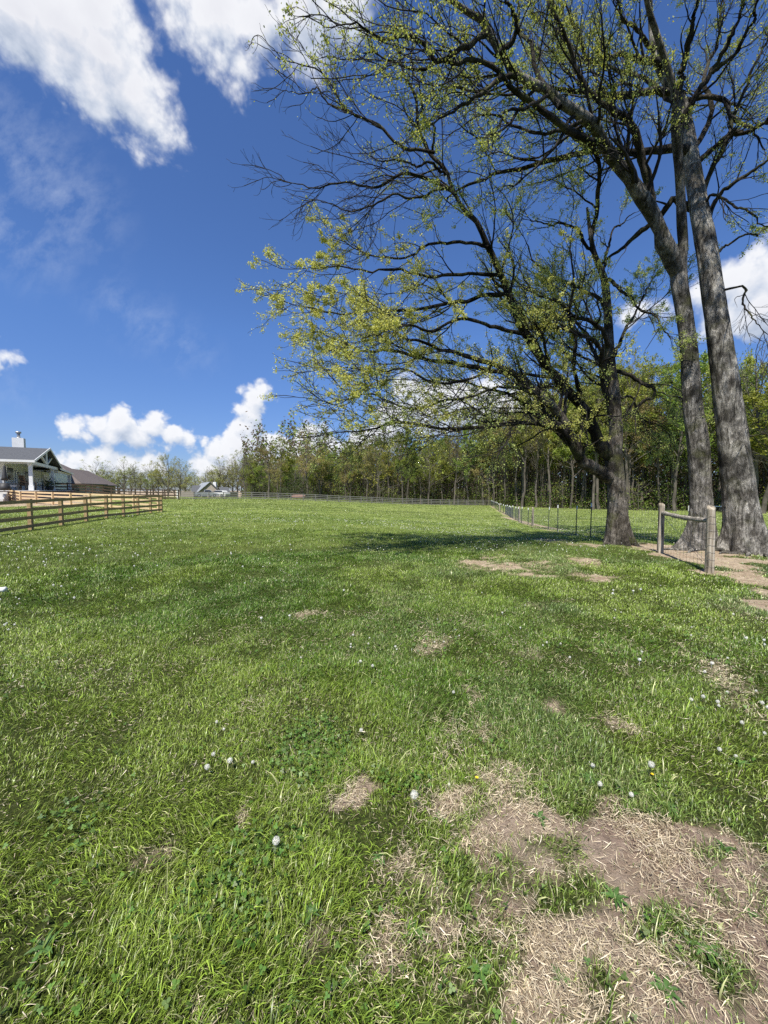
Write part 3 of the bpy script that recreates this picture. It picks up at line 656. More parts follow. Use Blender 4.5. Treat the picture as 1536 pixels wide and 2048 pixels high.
T1 = big_tree(b1, 'tree with a broken pale knot where its low limb bends left, nearest the open lawn',
 [(1238,1090,Y1,.30),(1234,1030,Y1,.275),(1232,980,Y1,.255),(1229,940,Y1,.26),(1226,905,Y1,.27),(1232,870,Y1,.2),(1229,823,Y1,.19),(1226,777,Y1,.165),(1221,734,Y1,.15),(1218,684,Y1,.135),(1215,622,Y1,.12),(1211,575,Y1-.1,.105),(1204,545,Y1-.2,.09),(1188,506,Y1-.3,.075),(1181,468,Y1-.4,.06),(1174,415,Y1-.5,.03)],
 [('limb',[(1222,955),(1200,945),(1185,935),(1165,925),(1154,900),(1137,862),(1113,817),(1091,799),(1060,777),(1027,748),(988,728)],Y1,Y1-1.6,.125,.065,.5,.8,YG),
  ('limb',[(988,728),(930,712),(880,694),(851,690),(832,686),(800,668),(770,650),(720,640)],Y1-1.6,Y1-2.2,.05,.012,1.2,1.25,YG),
  ('limb',[(1027,748),(960,738),(900,725),(832,712),(773,703),(746,708),(703,690),(664,677),(610,650)],Y1-1.4,Y1-.2,.055,.012,1.3,1.25,YG),
  ('limb',[(1224,918),(1199,888),(1178,845),(1153,799),(1119,758),(1085,721),(1060,684),(1043,658),(1027,611),(1004,552),(976,494),(953,443)],Y1,Y1-1.9,.11,.06,.35,.55,GN),
  ('limb',[(953,443),(922,408),(884,338),(856,286),(838,244),(825,195),(810,157),(800,105),(793,55),(786,10),(780,-40)],Y1-1.9,Y1-3.,.042,.012,.15,1.0,OL),
  ('limb',[(1150,905),(1130,868),(1100,855),(1059,843),(1014,847),(954,859),(909,858),(864,852),(835,847),(784,846),(730,861),(676,864),(640,872)],Y1-.6,Y1-2.8,.065,.010,.3,1.1,GN),
  ('limb',[(976,494),(914,484),(851,490),(820,511),(770,520),(720,500),(680,480),(640,470)],Y1-1.8,Y1-1.2,.032,.008,1.1,1.2,YG),
  ('limb',[(1004,552),(953,548),(890,550),(832,546),(754,544),(715,535),(656,533),(609,537),(574,552)],Y1-1.7,Y1-2.4,.04,.008,1.0,1.3,YG),
  ('limb',[(1012,588),(961,591),(922,607),(871,615),(812,619),(754,619),(726,625),(656,625),(617,615),(578,607),(533,588)],Y1-1.6,Y1-1.4,.045,.008,1.3,1.25,YG),
  ('limb',[(1050,670),(1000,655),(969,650),(910,640),(860,660),(800,655),(740,672),(690,690)],Y1-1.5,Y1-3.,.042,.010,1.2,1.2,YG),
  ('limb',[(912,391),(877,366),(814,352),(762,366),(709,366),(640,378),(600,370),(570,362),(533,345)],Y1-2.2,Y1-1.6,.036,.006,.0,1.25,OL),
  ('limb',[(900,375),(849,387),(779,398),(727,417),(690,420),(650,405),(610,410)],Y1-2.2,Y1-3.,.028,.006,.03,1.2,OL),
  ('limb',[(870,305),(804,290),(762,265),(716,230),(674,188),(640,147),(605,129),(556,119),(526,91)],Y1-2.4,Y1-2.6,.032,.006,.05,1.3,OL),
  ('limb',[(716,230),(667,209),(633,185),(570,181),(528,167)],Y1-2.5,Y1-2.1,.018,.005,.03,1.5,OL),
  ('limb',[(892,350),(862,330),(835,326),(800,325),(750,318),(715,290),(690,262)],Y1-2.3,Y1-3.4,.025,.006,.05,1.2,OL),
  ('limb',[(865,300),(868,260),(850,225),(838,190),(830,140),(815,90),(800,40),(798,0)],Y1-2.5,Y1-3.8,.02,.006,.1,1.0,OL),
  ('limb',[(1224,840),(1212,780),(1206,734),(1195,700),(1170,672),(1120,655),(1060,656),(1010,640)],Y1,Y1-1.5,.08,.014,1.0,1.1,YG),
  ('limb',[(1221,700),(1200,660),(1175,640),(1140,625),(1100,600),(1060,575),(1040,540)],Y1,Y1-2.,.06,.010,.95,1.1,YG),
  ('limb',[(1216,640),(1200,600),(1150,570),(1110,560),(1070,520),(1045,470)],Y1,Y1+.8,.05,.010,.7,1.,GN),
  ('limb',[(1188,506),(1160,470),(1130,445),(1100,450),(1060,440)],Y1-.3,Y1-.9,.04,.010,.7,1.,GN),
  ('limb',[(1204,545),(1215,505),(1222,470),(1250,440),(1270,425)],Y1-.2,Y1+.5,.035,.010,.7,1.,GN),
  ('limb',[(1160,800),(1150,740),(1148,680),(1140,640),(1148,580),(1140,520),(1145,460)],Y1-.6,Y1-1.5,.05,.012,.6,1.,GN),
  ('limb',[(1232,742),(1258,749),(1286,768),(1308,777),(1299,799),(1283,805),(1271,833),(1271,870)],Y1,Y1-.6,.045,.014,.25,.8,GN),
  ('limb',[(1212,560),(1227,562),(1246,588),(1277,610),(1305,631),(1323,653),(1342,678)],Y1-.1,Y1-1.2,.04,.012,.7,1.0,GN),
  ('limb',[(1222,800),(1262,795),(1290,840),(1330,860),(1350,900)],Y1,Y1+1.6,.03,.008,.5,.9,GN),
  ('limb',[(1113,817),(1075,800),(1050,830),(1020,860),(1000,900),(985,935)],Y1-1,Y1-2,.022,.005,.35,1.,GN),
  ('limb',[(1060,777),(1000,775),(950,790),(900,800),(850,815),(800,810),(740,790),(690,800),(620,812)],Y1-1.2,Y1-3.1,.034,.006,.55,1.15,YG),
  ('limb',[(988,728),(940,760),(880,765),(820,745),(760,742),(700,735),(640,740),(600,720)],Y1-1.5,Y1-3.3,.03,.006,1.0,1.1,YG),
  ('limb',[(1181,480),(1200,380),(1180,300),(1120,250),(1060,200)],Y1-.3,Y1-2.8,.05,.012,.55,1.2,GN),
  ('limb',[(1224,800),(1200,720),(1150,650),(1090,620),(1020,600)],Y1,Y1+2.6,.06,.010,.9,1.2,GN),
  ('limb',[(1221,740),(1240,680),(1262,640),(1290,590),(1310,540)],Y1,Y1+2.2,.05,.010,.8,1.1,GN),
  ('limb',[(1150,900),(1100,850),(1030,800),(960,770),(880,760),(800,770)],Y1-.5,Y1+1.6,.06,.010,.7,1.1,YG),
 ], M['bark_a'], .2, 7, 3, M['bark_a'])
T2 = big_tree(b2, 'slimmer smooth grey trunk splitting into two stems, between the broken-knot tree and the thickest trunk',
 [(1396,1100,Y2,.31),(1403,1040,Y2,.285),(1402,980,Y2,.28),(1396,885,Y2,.275),(1385,808,Y2,.26),(1379,715,Y2,.235),(1368,622,Y2,.215),(1358,565,Y2,.215),(1358,528,Y2,.20),(1366,490,Y2-.05,.13),(1364,454,Y2-.1,.135),(1359,349,Y2-.25,.12),(1352,262,Y2-.5,.115),(1352,195,Y2-.7,.10),(1341,155,Y2-.8,.08),(1314,70,Y2-1.1,.07),(1297,17,Y2-1.3,.06),(1286,-40,Y2-1.6,.04)],
 [('limb',[(1356,548),(1335,502),(1307,436),(1286,394),(1258,349),(1230,311),(1206,279),(1185,251),(1140,227),(1094,192),(1052,160),(1017,129),(988,80),(967,45),(930,18),(901,5),(860,-25)],Y2,Y2-2.8,.155,.03,.2,.75,OL),
  ('limb',[(1206,285),(1174,279),(1133,258),(1098,223),(1059,199),(1020,175),(985,140),(950,128),(919,133),(880,120),(835,133),(790,125),(740,105),(690,118)],Y2-1.3,Y2-3.6,.06,.010,.45,1.1,OL),
  ('limb',[(1040,150),(1009,153),(968,185),(933,202),(898,227),(870,248),(830,262),(790,250)],Y2-2.2,Y2-3.,.04,.008,.45,1.1,OL),
  ('limb',[(975,60),(940,95),(912,101),(877,119),(860,95),(835,87),(779,80),(744,59),(709,45),(670,50),(630,15)],Y2-2.6,Y2-4.2,.045,.007,.4,1.2,OL),
  ('limb',[(1305,432),(1297,377),(1290,325),(1279,279),(1262,250),(1216,230),(1188,195),(1168,153),(1147,105),(1122,63),(1108,28),(1095,-30)],Y2-.2,Y2-1.6,.085,.022,.5,1.,OL),
  ('limb',[(1352,200),(1363,157),(1377,87),(1384,35),(1398,0),(1402,-50)],Y2-.7,Y2-1.5,.06,.02,.5,1.,OL),
  ('limb',[(1359,245),(1391,195),(1422,143),(1450,98),(1478,35),(1488,0),(1490,-50)],Y2-.5,Y2-1.7,.055,.018,.45,1.1,OL),
  ('limb',[(1425,145),(1464,112),(1502,52),(1516,10),(1530,-40)],Y2-1,Y2-2.,.035,.012,.45,1.1,OL),
  ('limb',[(1165,242),(1120,262),(1070,268),(1020,240),(960,235),(910,260),(860,290)],Y2-1.6,Y2-.6,.035,.008,.6,.9,GN),
  ('limb',[(1000,105),(1040,60),(1020,20),(1000,-20)],Y2-2.5,Y2-3.2,.04,.012,.3,1.,OL),
  ('limb',[(1120,215),(1080,150),(1060,100),(1040,40),(1030,-20)],Y2-1.9,Y2-.8,.045,.012,.5,1.1,OL),
  ('limb',[(1094,192),(1050,215),(1010,232),(980,270),(975,300)],Y2-2.1,Y2-3.2,.03,.008,.5,1.,GN),
  ('limb',[(1286,-35),(1240,-120),(1180,-220),(1120,-330)],Y2-1.6,Y2-1.2,.05,.012,.6,1.2,OL),
  ('limb',[(1398,-10),(1420,-120),(1440,-260),(1420,-400)],Y2-1.4,Y2+.2,.05,.012,.6,1.2,OL),
  ('limb',[(1290,-30),(1230,-180),(1150,-400),(1050,-700)],Y2-1.6,5.6,.06,.012,.8,1.5,OL),  # this limb and the next: unseen, added overhead to shade the ground
  ('limb',[(1398,-20),(1400,-160),(1380,-420),(1330,-800)],Y2-1.4,5.6,.06,.012,.8,1.5,OL),
  ('limb',[(1108,20),(1060,-80),(1020,-200),(960,-300)],Y2-1.5,Y2+.6,.05,.012,.6,1.2,OL),
 ], M['bark_b'], .24, 6, 11, M['bark_b'])
T3 = big_tree(b3, 'thickest trunk, dark above and pale near the roots, furthest right behind the wire fence',
 [(1494,1108,Y3,.43),(1487,1050,Y3,.395),(1479,1000,Y3,.375),(1466,885,Y3,.34),(1454,792,Y3+.05,.31),(1444,715,Y3+.1,.285),(1433,637,Y3+.2,.265),(1422,558,Y3+.35,.25),(1411,489,Y3+.5,.235),(1398,419,Y3+.7,.225),(1387,349,Y3+.9,.205),(1380,297,Y3+1.,.185),(1362,209,Y3+1.2,.16),(1335,164,Y3+1.3,.13),(1314,122,Y3+1.4,.105),(1302,52,Y3+1.5,.07),(1300,-30,Y3+1.6,.05)],
 [('limb',[(1385,300),(1349,298),(1307,300),(1251,302),(1192,300),(1140,314),(1087,325),(1045,339),(1000,342),(968,356),(930,372),(890,400)],Y3+1.,Y3-.2,.09,.015,.55,.9,GN),
  ('limb',[(1368,190),(1314,185),(1262,185),(1202,188),(1150,188),(1105,181),(1066,167),(1030,150),(985,150),(940,165)],Y3+1.2,Y3+.2,.08,.015,.5,1.1,OL),
  ('limb',[(1325,135),(1307,122),(1265,115),(1209,119),(1178,112),(1164,80),(1140,40),(1130,0)],Y3+1.3,Y3+.6,.07,.015,.5,1.1,OL),
  ('limb',[(1405,425),(1349,401),(1321,429),(1290,457),(1244,495),(1209,523),(1180,545)],Y3+.8,Y3+2.2,.085,.018,.35,.8,GN),
  ('limb',[(1392,330),(1429,293),(1464,272),(1499,258),(1536,244),(1600,225)],Y3+1.,Y3-.2,.06,.02,.5,1.2,OL),
  ('limb',[(1405,400),(1420,350),(1436,314),(1464,255),(1480,200),(1510,130),(1545,60)],Y3+.8,Y3+.3,.05,.015,.5,1.2,OL),
  ('limb',[(1412,445),(1443,384),(1489,356),(1536,317),(1600,290)],Y3+.7,Y3-.5,.045,.015,.45,1.1,GN),
  ('limb',[(1372,200),(1419,195),(1450,209),(1468,230),(1500,262),(1530,300)],Y3+1.2,Y3+.2,.055,.012,.45,1.,OL),
  ('limb',[(1425,580),(1450,581),(1485,577),(1494,616),(1509,647),(1545,675)],Y3+.3,Y3-.8,.026,.006,.0,1.3,OL),
  ('limb',[(1416,520),(1440,500),(1470,480),(1510,470),(1560,440)],Y3+.5,Y3-.3,.028,.008,.1,1.1,GN),
  ('limb',[(1400,425),(1420,390),(1450,395),(1480,420),(1520,440),(1560,470)],Y3+.7,Y3-.7,.03,.008,.5,1.,GN),
  ('limb',[(1385,300),(1420,240),(1410,170),(1430,100),(1440,30),(1450,-30)],Y3+1.,Y3+2.,.06,.014,.5,1.2,OL),
  ('limb',[(1310,100),(1270,60),(1240,20),(1220,-30)],Y3+1.4,Y3+.6,.05,.014,.5,1.2,OL),
  ('limb',[(1462,860),(1492,862),(1520,870),(1560,868)],Y3,Y3-.6,.02,.006,.0,1.2,OL),
  ('limb',[(1300,-25),(1330,-150),(1380,-300),(1450,-450)],Y3+1.6,Y3+2.6,.06,.012,.6,1.2,OL),
  ('limb',[(1300,-25),(1400,-160),(1540,-400),(1700,-700)],Y3+1.4,6.,.06,.012,.8,1.5,OL),  # this and the following limb reach out of view, added to cast shadow
  ('limb',[(1536,244),(1620,120),(1720,-60),(1850,-300)],Y3-.6,6.,.06,.012,.8,1.5,OL),
  ('limb',[(1300,-25),(1250,-140),(1230,-280),(1240,-420)],Y3+1.6,Y3+3.4,.06,.012,.6,1.2,OL),
  ('limb',[(1362,209),(1300,170),(1230,130),(1160,120),(1100,100)],Y3+1.2,Y3+4.5,.06,.012,.5,1.1,OL),
 ], M['bark_c'], .33, 7, 23, M['bark_b'])
# broken stub with pale torn wood on the first tree
mb = MB(T1.location); k = at(1219, 905, Y1 - .20)
mb.tube([k + np.array([.08, .22, -.20]), k + np.array([.04, .10, -.06]), k + np.array([.0, .03, .05]), k + np.array([-.02, .02, .15]), k + np.array([-.035, .01, .2])], [.09, .08, .055, .028, .005], 9)
o = mb.build('broken_stub', M['cutwood'], T1, True); tag(o, 'pale torn knot')
k = at(1206, 940, Y1 - .27); mb = MB(T1.location); mb.tube([k + np.array([.08, .1, 0]), k + np.array([0, -.01, 0]), k + np.array([-.02, -.05, 0])], [.11, .09, .05], 12); tag(mb.build('broken_stub', M['bark_a'], T1, True))
# surface roots
for T_, b, L_ in ((T2, b2, [(-1.25, -.35), (-.9, -.75), (.1, -.95), (.55, -.7)]), (T3, b3, [(-1.1, -.5), (-.75, -.85), (-.2, -1.0), (.6, -.9), (.95, -.4)]), (T1, b1, [(.8, -.15), (-.65, -.3), (.4, -.55)])):
    for i, (dx, dy) in enumerate(L_):
        pts = []
        for s_ in np.linspace(.22, 1, 9):
            x_ = b[0] + dx * s_ + .10 * math.sin(s_ * 8 + i * 2) * abs(dy); y_ = b[1] + dy * s_ + .10 * math.cos(s_ * 7 + i) * abs(dx)
            pts.append((x_, y_, float(terrain(x_, y_)) + .035 * math.cos((s_ - .2) * 1.8) + .02 * math.sin(s_ * 9 + i)))
        mb = MB(b); mb.tube(resample(pts, 18), np.linspace(.075, .018, 18), 9); mb.build('root', M['bark_c'] if T_ is not T1 else M['bark_a'], T_, True)
# ------------------------------------------------------------------ fences
def tz(x, y): return float(terrain(x, y))
def board_fence(name, label, posts, h, nr, matp, matr, pw, rh, side, group=None, cap=False):
    x0, y0 = posts[0]; org = np.array([x0, y0, tz(x0, y0)])
    root = empty(name, org, label, 'fence', group)
    P = [np.array([x, y, tz(x, y)]) for x, y in posts]
    for i, p_ in enumerate(P):
        d_ = P[min(i + 1, len(P) - 1)] - P[max(i - 1, 0)]; d_[2] = 0; d_ /= np.linalg.norm(d_); s_ = np.array([-d_[1], d_[0], 0])
        mb = MB(org); hh = h * (1 + .02 * math.sin(i * 7.7)); tilt = .012 * math.sin(i * 3.3) * s_ + np.array([0, 0, 1])
        mb.box(p_ + np.array([0, 0, hh / 2 - .03]), (pw / 2, pw / 2, hh / 2 + .05), (d_, s_, tilt)); mb.build('post', matp, root)
    for i in range(len(P) - 1):
        d_ = P[i + 1] - P[i]; d_[2] = 0; d_ /= np.linalg.norm(d_); s_ = np.array([-d_[1], d_[0], 0]) * side * (pw / 2 + .016)
        for k in range(nr):
            z_ = h * (.14 + .80 * k / (nr - 1)) - .0; e1 = .008 * math.sin(i * 5.1 + k * 2.3); e2 = .008 * math.sin(i * 3.7 + k * 4.1)
            mb = MB(org); mb.bar(P[i] + s_ + np.array([0, 0, z_ + e1]) + d_ * .003, P[i + 1] + s_ + np.array([0, 0, z_ + e2]) - d_ * .003, .028, rh); mb.build('rail', matr, root)
    return root
nearp = [(-14.2 - .33 * i, 15.4 + 1.87 * i) for i in range(-2, 8)]
board_fence('board_fence', 'brown shade-toned four-board fence running away from the left edge, nearest of the board fences', nearp, 1.22, 4, M['board_shade_tone'], M['board_shade_tone'], .13, .13, -1, 'board fences around the paddocks')
c_ = np.array(nearp[-1]) + np.array([-.28, .10]); e_ = np.array([-46, 42.5]); n_ = 11
board_fence('board_fence', 'pale sunlit-toned board fence behind the brown shade-toned one, in front of the farmhouse porch', [tuple(c_ + (e_ - c_) * i / n_ + np.array([0, .0])) for i in range(n_ + 1)], 1.12, 4, M['board_sun_tone'], M['board_sun_tone'], .13, .15, -1, 'board fences around the paddocks')
n_ = 20; a_ = np.array([-47.5, 54.5]); e_ = np.array([-35.2, 66.]); n_ = 8
board_fence('board_fence', 'dark brown board fence right of the farmhouse porch, in front of the brown hipped roof', [tuple(a_ + (e_ - a_) * i / n_) for i in range(n_ + 1)], 1.72, 4, M['farwood_brown'], M['farwood_brown'], .14, .15, -1, 'board fences around the paddocks')
a_ = np.array([-52, 60.5]); e_ = np.array([-37.4, 70.]); n_ = 7
board_fence('board_fence', 'second dark board fence just behind the one beside the porch', [tuple(a_ + (e_ - a_) * i / n_) for i in range(n_ + 1)], 1.7, 4, M['farwood_brown'], M['farwood_brown'], .14, .15, -1, 'board fences around the paddocks')
a_ = np.array([-36.6, 68.6]); e_ = np.array([26.8, 96.]); n_ = 28
board_fence('board_fence', 'long grey weathered board fence across the far end of the pasture', [tuple(a_ + (e_ - a_) * i / n_) for i in range(n_ + 1)], 1.35, 4, M['farwood_grey'], M['farwood_grey'], .17, .13, -1, 'board fences around the paddocks')
x_, y_ = -37.2, 69.3; mb = MB((x_, y_, tz(x_, y_))); mb.box((x_, y_, tz(x_, y_) + .75), (.09, .09, .78)); mb.box((x_, y_, tz(x_, y_) + 1.56), (.12, .12, .03)); o = mb.build('gate_post', M['white']); tag(o, 'white post where the dark brown fence meets the long grey fence', 'post')
# woven wire fence
org = np.array([*FA, tz(*FA)]); wf = empty('wire_fence', org, 'woven wire fence on metal posts with an old wooden brace, passing the big trees', 'fence')
def woodpost(x, y, h, r, seed, lean=(0, 0)):
    rr = np.random.default_rng(seed); n = 26; S = 26; zz = np.linspace(-.06, 1, n); th = np.arange(S) * 2 * math.pi / S
    V = []
    for i, s_ in enumerate(zz):
        q_ = r * (1.0 - .10 * max(s_, 0)) * (1 + .10 * fbm(np.cos(th) * 3 + 9, np.sin(th) * 3 + seed + s_ * .5, seed, 3) + .09 * (fbm(np.cos(th) * 8 + 9, np.sin(th) * 8 + s_ * .6, seed + 1, 2) - .5))
        sq = 1 / np.maximum(np.abs(np.cos(th)), np.abs(np.sin(th))) * .35 + .65
        top = h * s_ + (.035 * np.cos(th + seed) if i == n - 1 else 0)
        V.append(np.c_[x + lean[0] * s_ + q_ * sq * np.cos(th), y + lean[1] * s_ + q_ * sq * np.sin(th), tz(x, y) + top + 0 * th])
    V = np.concatenate(V); i = np.arange(n * S).reshape(n, S); q = np.stack([i[:-1], np.roll(i[:-1], -1, 1), np.roll(i[1:], -1, 1), i[1:]], -1).reshape(-1, 4)
    c0 = len(V); V = np.r_[V, [V[-S:].mean(0) - np.array([0, 0, .008])]]; t3 = np.array([[(n - 1) * S + k, (n - 1) * S + (k + 1) % S, c0] for k in range(S)])
    return mesh_np('wooden_post', V - org, [q, t3], M['oldpost'], wf, False)
po = woodpost(*FA, 1.27, .064, 5, (-.02, 0)); tag(po, 'thick pale weathered post nearest the camera')
mb = MB(org)
for k in range(8):
    z_ = .12 + .14 * k; c0 = np.array([FA[0], FA[1], tz(*FA) + z_]); mb.tube([c0 + np.array([.076 * math.cos(a) - .02 * z_, .076 * math.sin(a), .008 * math.sin(a * 2)]) for a in np.linspace(0, 6.28, 15)], .0022, 5)
mb.build('wire_wrap', M['wire'], wf)
woodpost(*FB, 1.24, .060, 9, (.0, .01))
for (x, y, s_) in ((10.35, 26.7, 3), (12.2, 34.6, 4), (17.9, 59.5, 6)): woodpost(x, y, 1.3, .07, s_)
zA = tz(*FA); zB = tz(*FB)
rail = resample([(FB[0], FB[1] - .05, zB + 1.02), ((FA[0] + FB[0]) / 2, (FA[1] + FB[1]) / 2, (zA + zB) / 2 + .985), (FA[0] - .0, FA[1] + .03, zA + 1.0)], 16)
mb = MB(org); mb.tube(rail, .05 + .008 * np.sin(np.arange(16) * 1.7), 12); mb.build('brace_rail', M['greyrail'], wf)
mb = MB(org); mb.tube([(FB[0], FB[1], zB + .98), (FA[0], FA[1], zA + .14)], .003, 5); mb.tube([(FB[0] + .02, FB[1], zB + .95), (FA[0], FA[1] + .05, zA + .10)], .003, 5); mb.build('brace_wire', M['wire'], wf)
mb = MB(org); mb.tube([(FA[0] + .03, FA[1] - .1, zA + 1.03), (FA[0] - .1, FA[1] - .1, zA + .93), (FA[0] - .03, FA[1], zA + .98)], .004, 5)
TP = [(7.72, 14.3), (8.08, 16.1), (8.75, 19.3), (9.15, 21.3), (10.6, 28.2), (11.2, 31.2), (11.9, 34.0), (12.7, 37.), (13.4, 40), (14.2, 43), (15, 46), (15.8, 49.2), (16.6, 52.5), (17.4, 56), (18.4, 60.5), (19.4, 65), (20.6, 70), (21.8, 75), (23.2, 81), (24.6, 87), (26, 93)]
for i, (x, y) in enumerate(TP):
    z_ = tz(x, y); mb = MB(org); hh = 1.28 + .05 * math.sin(i * 4.1); w_ = max(.018, y * .0008); q_ = .014 * math.sin(i * 2.7)
    mb.box((x, y, z_ + hh / 2), (w_, .004 + w_ * .15, hh / 2 + .05), ((1, 0, 0), (0, 1, 0), (q_, 0, 1))); mb.box((x + q_ * hh / 2, y + .012 + w_ * .1, z_ + hh / 2), (.004 + w_ * .15, w_ * .7, hh / 2 + .04), ((1, 0, 0), (0, 1, 0), (q_, 0, 1)))
    po = mb.build('metal_post', M['tpost'], wf)
    mb = MB(org); mb.box((x + q_ * hh, y, z_ + hh - .06), (w_ * 1.12, .012 + w_ * .2, .075)); mb.build('white_tip', M['white'], po)
line = [FB] + [np.array(p) for p in TP]; line = [FA] + line
mb = MB(org); WV = []
pts = [np.array([x, y, tz(x, y)]) for x, y in line]
for k in range(9):
    z_ = .06 + .135 * k
    for a, b in zip(pts[:-1], pts[1:]):
        r_ = max(.0013, (a[1] + b[1]) / 2 * .00009); mb.bar(a + np.array([0, 0, z_]), b + np.array([0, 0, z_]), r_ * 2, r_ * 2)
for a, b in zip(pts[:-1], pts[1:]):
    if a[1] > 50: continue
    L_ = np.linalg.norm(b - a); n_ = int(L_ / .16)
    for i in range(1, n_): p_ = a + (b - a) * i / n_; r_ = max(.0013, p_[1] * .00008); mb.bar(p_ + np.array([0, 0, .05]), p_ + np.array([0, 0, 1.15]), r_ * 2, r_ * 2)
mb.build('wire_mesh', M['wire'], wf)
# pale wooden stile in the right field behind the trunks
p1 = ground_at(1377, 1023); p2 = p1 + np.array([1.35, -.2, 0]); p3 = p1 + np.array([4.9, -1.0, 0]); mb = MB(p1)
rt = empty('jump_rail', p1, 'white low rail on posts in the field, seen between the two thick trunks', 'rail')
for q_ in (p1, p2 + np.array([1.9, -.3, 0]), p3): mb = MB(p1); mb.box(q_ + np.array([0, 0, .45]), (.05, .05, .5)); mb.build('post', M['white'], rt)
mb = MB(p1); mb.bar(p1 + np.array([0, -.07, .86]), p3 + np.array([0, -.07, .86]), .03, .14); mb.build('rail', M['white'], rt)

# ------------------------------------------------------------------ farmhouse
C1 = np.array([-36.6, 40.]); eu = np.array([-.85, -.527]); ev = np.array([-.527, .85])
def H(u, v, z): q = C1 + eu * u + ev * v; return np.array([q[0], q[1], z])
AX = (np.array([*eu, 0]), np.array([*ev, 0]), np.array([0, 0, 1.]))
FZ = 1.62; g0 = tz(*C1)
fh = empty('farmhouse', H(0, 0, g0), 'white farmhouse with grey gabled porch roof and white truss, at the left edge', 'house', 'houses beyond the pasture'); ho = H(0, 0, g0)
def hb(name, mat, boxes, parent=fh):
    mb = MB(ho)
    for (u0, u1, v0, v1, z0, z1) in boxes: mb.box(H((u0 + u1) / 2, (v0 + v1) / 2, (z0 + z1) / 2), (abs(u1 - u0) / 2, abs(v1 - v0) / 2, abs(z1 - z0) / 2), AX)
    return mb.build(name, mat, parent)
hb('foundation', M['brick'], [(-.6, 14, -.7, 25, -.3, FZ - .08)])
hb('porch_floor', M['concrete'], [(-.75, 14, -.85, 25.2, FZ - .08, FZ)])
for k in range(5): pass
hb('steps', M['concrete'], [(1.6 + .0, 4.4, -.85 - .36 * (k + 1), -.85 - .36 * k, -.3, FZ - .17 * (k + 1)) for k in range(5)])
for v in (0, 11, 23.6):
    c = hb('column', M['white'], [(-.15, .15, v - .15, v + .15, FZ + .5, 4.18)])
    hb('plinth', M['white'], [(-.2, .2, v - .2, v + .2, FZ, FZ + .5)], c); hb('capital', M['white'], [(-.2, .2, v - .2, v + .2, 4.18, 4.34)], c)
hb('beam', M['white'], [(-.16, .16, -.5, 13.9, 4.34, 4.66), (.165, 14, -.16, .16, 4.34, 4.655), (-.14, .14, 13.9, 24.2, 4.02, 4.26)])
hb('column', M['white'], [(9.8, 10.2, -.2, .2, FZ, 4.34)])
WU = 2.5
hb('wall', M['white'], [(WU, WU + .2, 2.5, 48, 1.2, 5.2), (WU, 15, 2.2, 2.495, 1.2, 4.6)] )
hb('batten', M['white'], [(WU - .035, WU - .002, v, v + .06, FZ, 4.6) for v in np.arange(2.8, 47, .62)])
def solve_v(px, u):   # where the sight line through this column meets the wall plane
    q = (px - 768) / F; a = C1 + eu * u; return (q * a[1] - a[0]) / (ev[0] - q * ev[1])
def opening(kind, pa, pb, z0, z1, panes):
    v0, v1 = sorted((solve_v(pa, WU), solve_v(pb, WU)))
    fr = hb(kind, M['white'], [(WU - .12, WU - .036, v0 - .12, v1 + .12, z0 - .12, z1 + .14)])
    n = panes; wv = (v1 - v0) / n
    for i in range(n): hb('pane', M['glass'], [(WU - .16, WU - .121, v0 + wv * i + .07, v0 + wv * (i + 1) - .07, z0, (z0 + z1) / 2 - .03), (WU - .16, WU - .121, v0 + wv * i + .07, v0 + wv * (i + 1) - .07, (z0 + z1) / 2 + .03, z1)] if kind == 'window' else [(WU - .16, WU - .121, v0 + wv * i + .25, v0 + wv * (i + 1) - .25, z0 + .1, z1)], fr)
opening('window', 14.5, 26.5, 2.75, 4.05, 2); opening('door', 33.5, 40, FZ + .05, 3.75, 1); opening('window', 50, 62, 2.4, 3.95, 2); opening('window', 64, 71, 2.4, 3.95, 1); opening('door', 86, 93, FZ + .05, 3.85, 1)
hb('ceiling', M['ceiling'], [(.17, 30, .17, 13.9, 4.67, 4.72), (.0, 12, 13.9, 24.2, 4.262, 4.31)])
def roofpoly(name, mat, tris, parent, org=ho, th=.14):
    mb = MB(org)
    for f in tris:
        f = [np.asarray(p, float) for p in f]; nn = np.cross(f[1] - f[0], f[2] - f[0]); nn /= np.linalg.norm(nn); nn *= np.sign(nn[2]) if abs(nn[2]) > 1e-6 else 1
        k = len(f); lo = [p - nn * th for p in f]
        mb.poly(f + lo, [tuple(range(k)), tuple(range(2 * k - 1, k - 1, -1))] + [(i, (i + 1) % k, k + (i + 1) % k, k + i) for i in range(k)])
    return mb.build(name, mat, parent)
RZ = 6.62; VR = 7.4
rf = roofpoly('porch_roof', M['shingle'], [[H(-.45, -.6, 4.66), H(34, -.6, 4.66), H(34, VR, RZ), H(-.45, VR, RZ)], [H(-.45, VR, RZ), H(34, VR, RZ), H(34, 14.8, 4.66), H(-.45, 14.8, 4.66)]], fh)
roofpoly('side_porch_roof', M['shingle'], [[H(-.4, 13.6, 4.62), H(9, 13.6, 5.6), H(9, 24.6, 5.2), H(-.4, 24.6, 4.34)]], fh, th=.1)
mb = MB(ho)   # rake boards and eave fascia
for a, b in ((H(-.48, -.7, 4.60), H(-.48, VR, RZ - .02)), (H(-.48, VR, RZ - .02), H(-.48, 14.9, 4.60)), (H(-.47, -.63, 4.60), H(34, -.63, 4.60)), (H(-.43, 13.7, 4.48), H(-.43, 24.7, 4.22))): mb.bar(a, b, .05, .24)
mb.build('fascia', M['white'], fh)
mb = MB(ho)
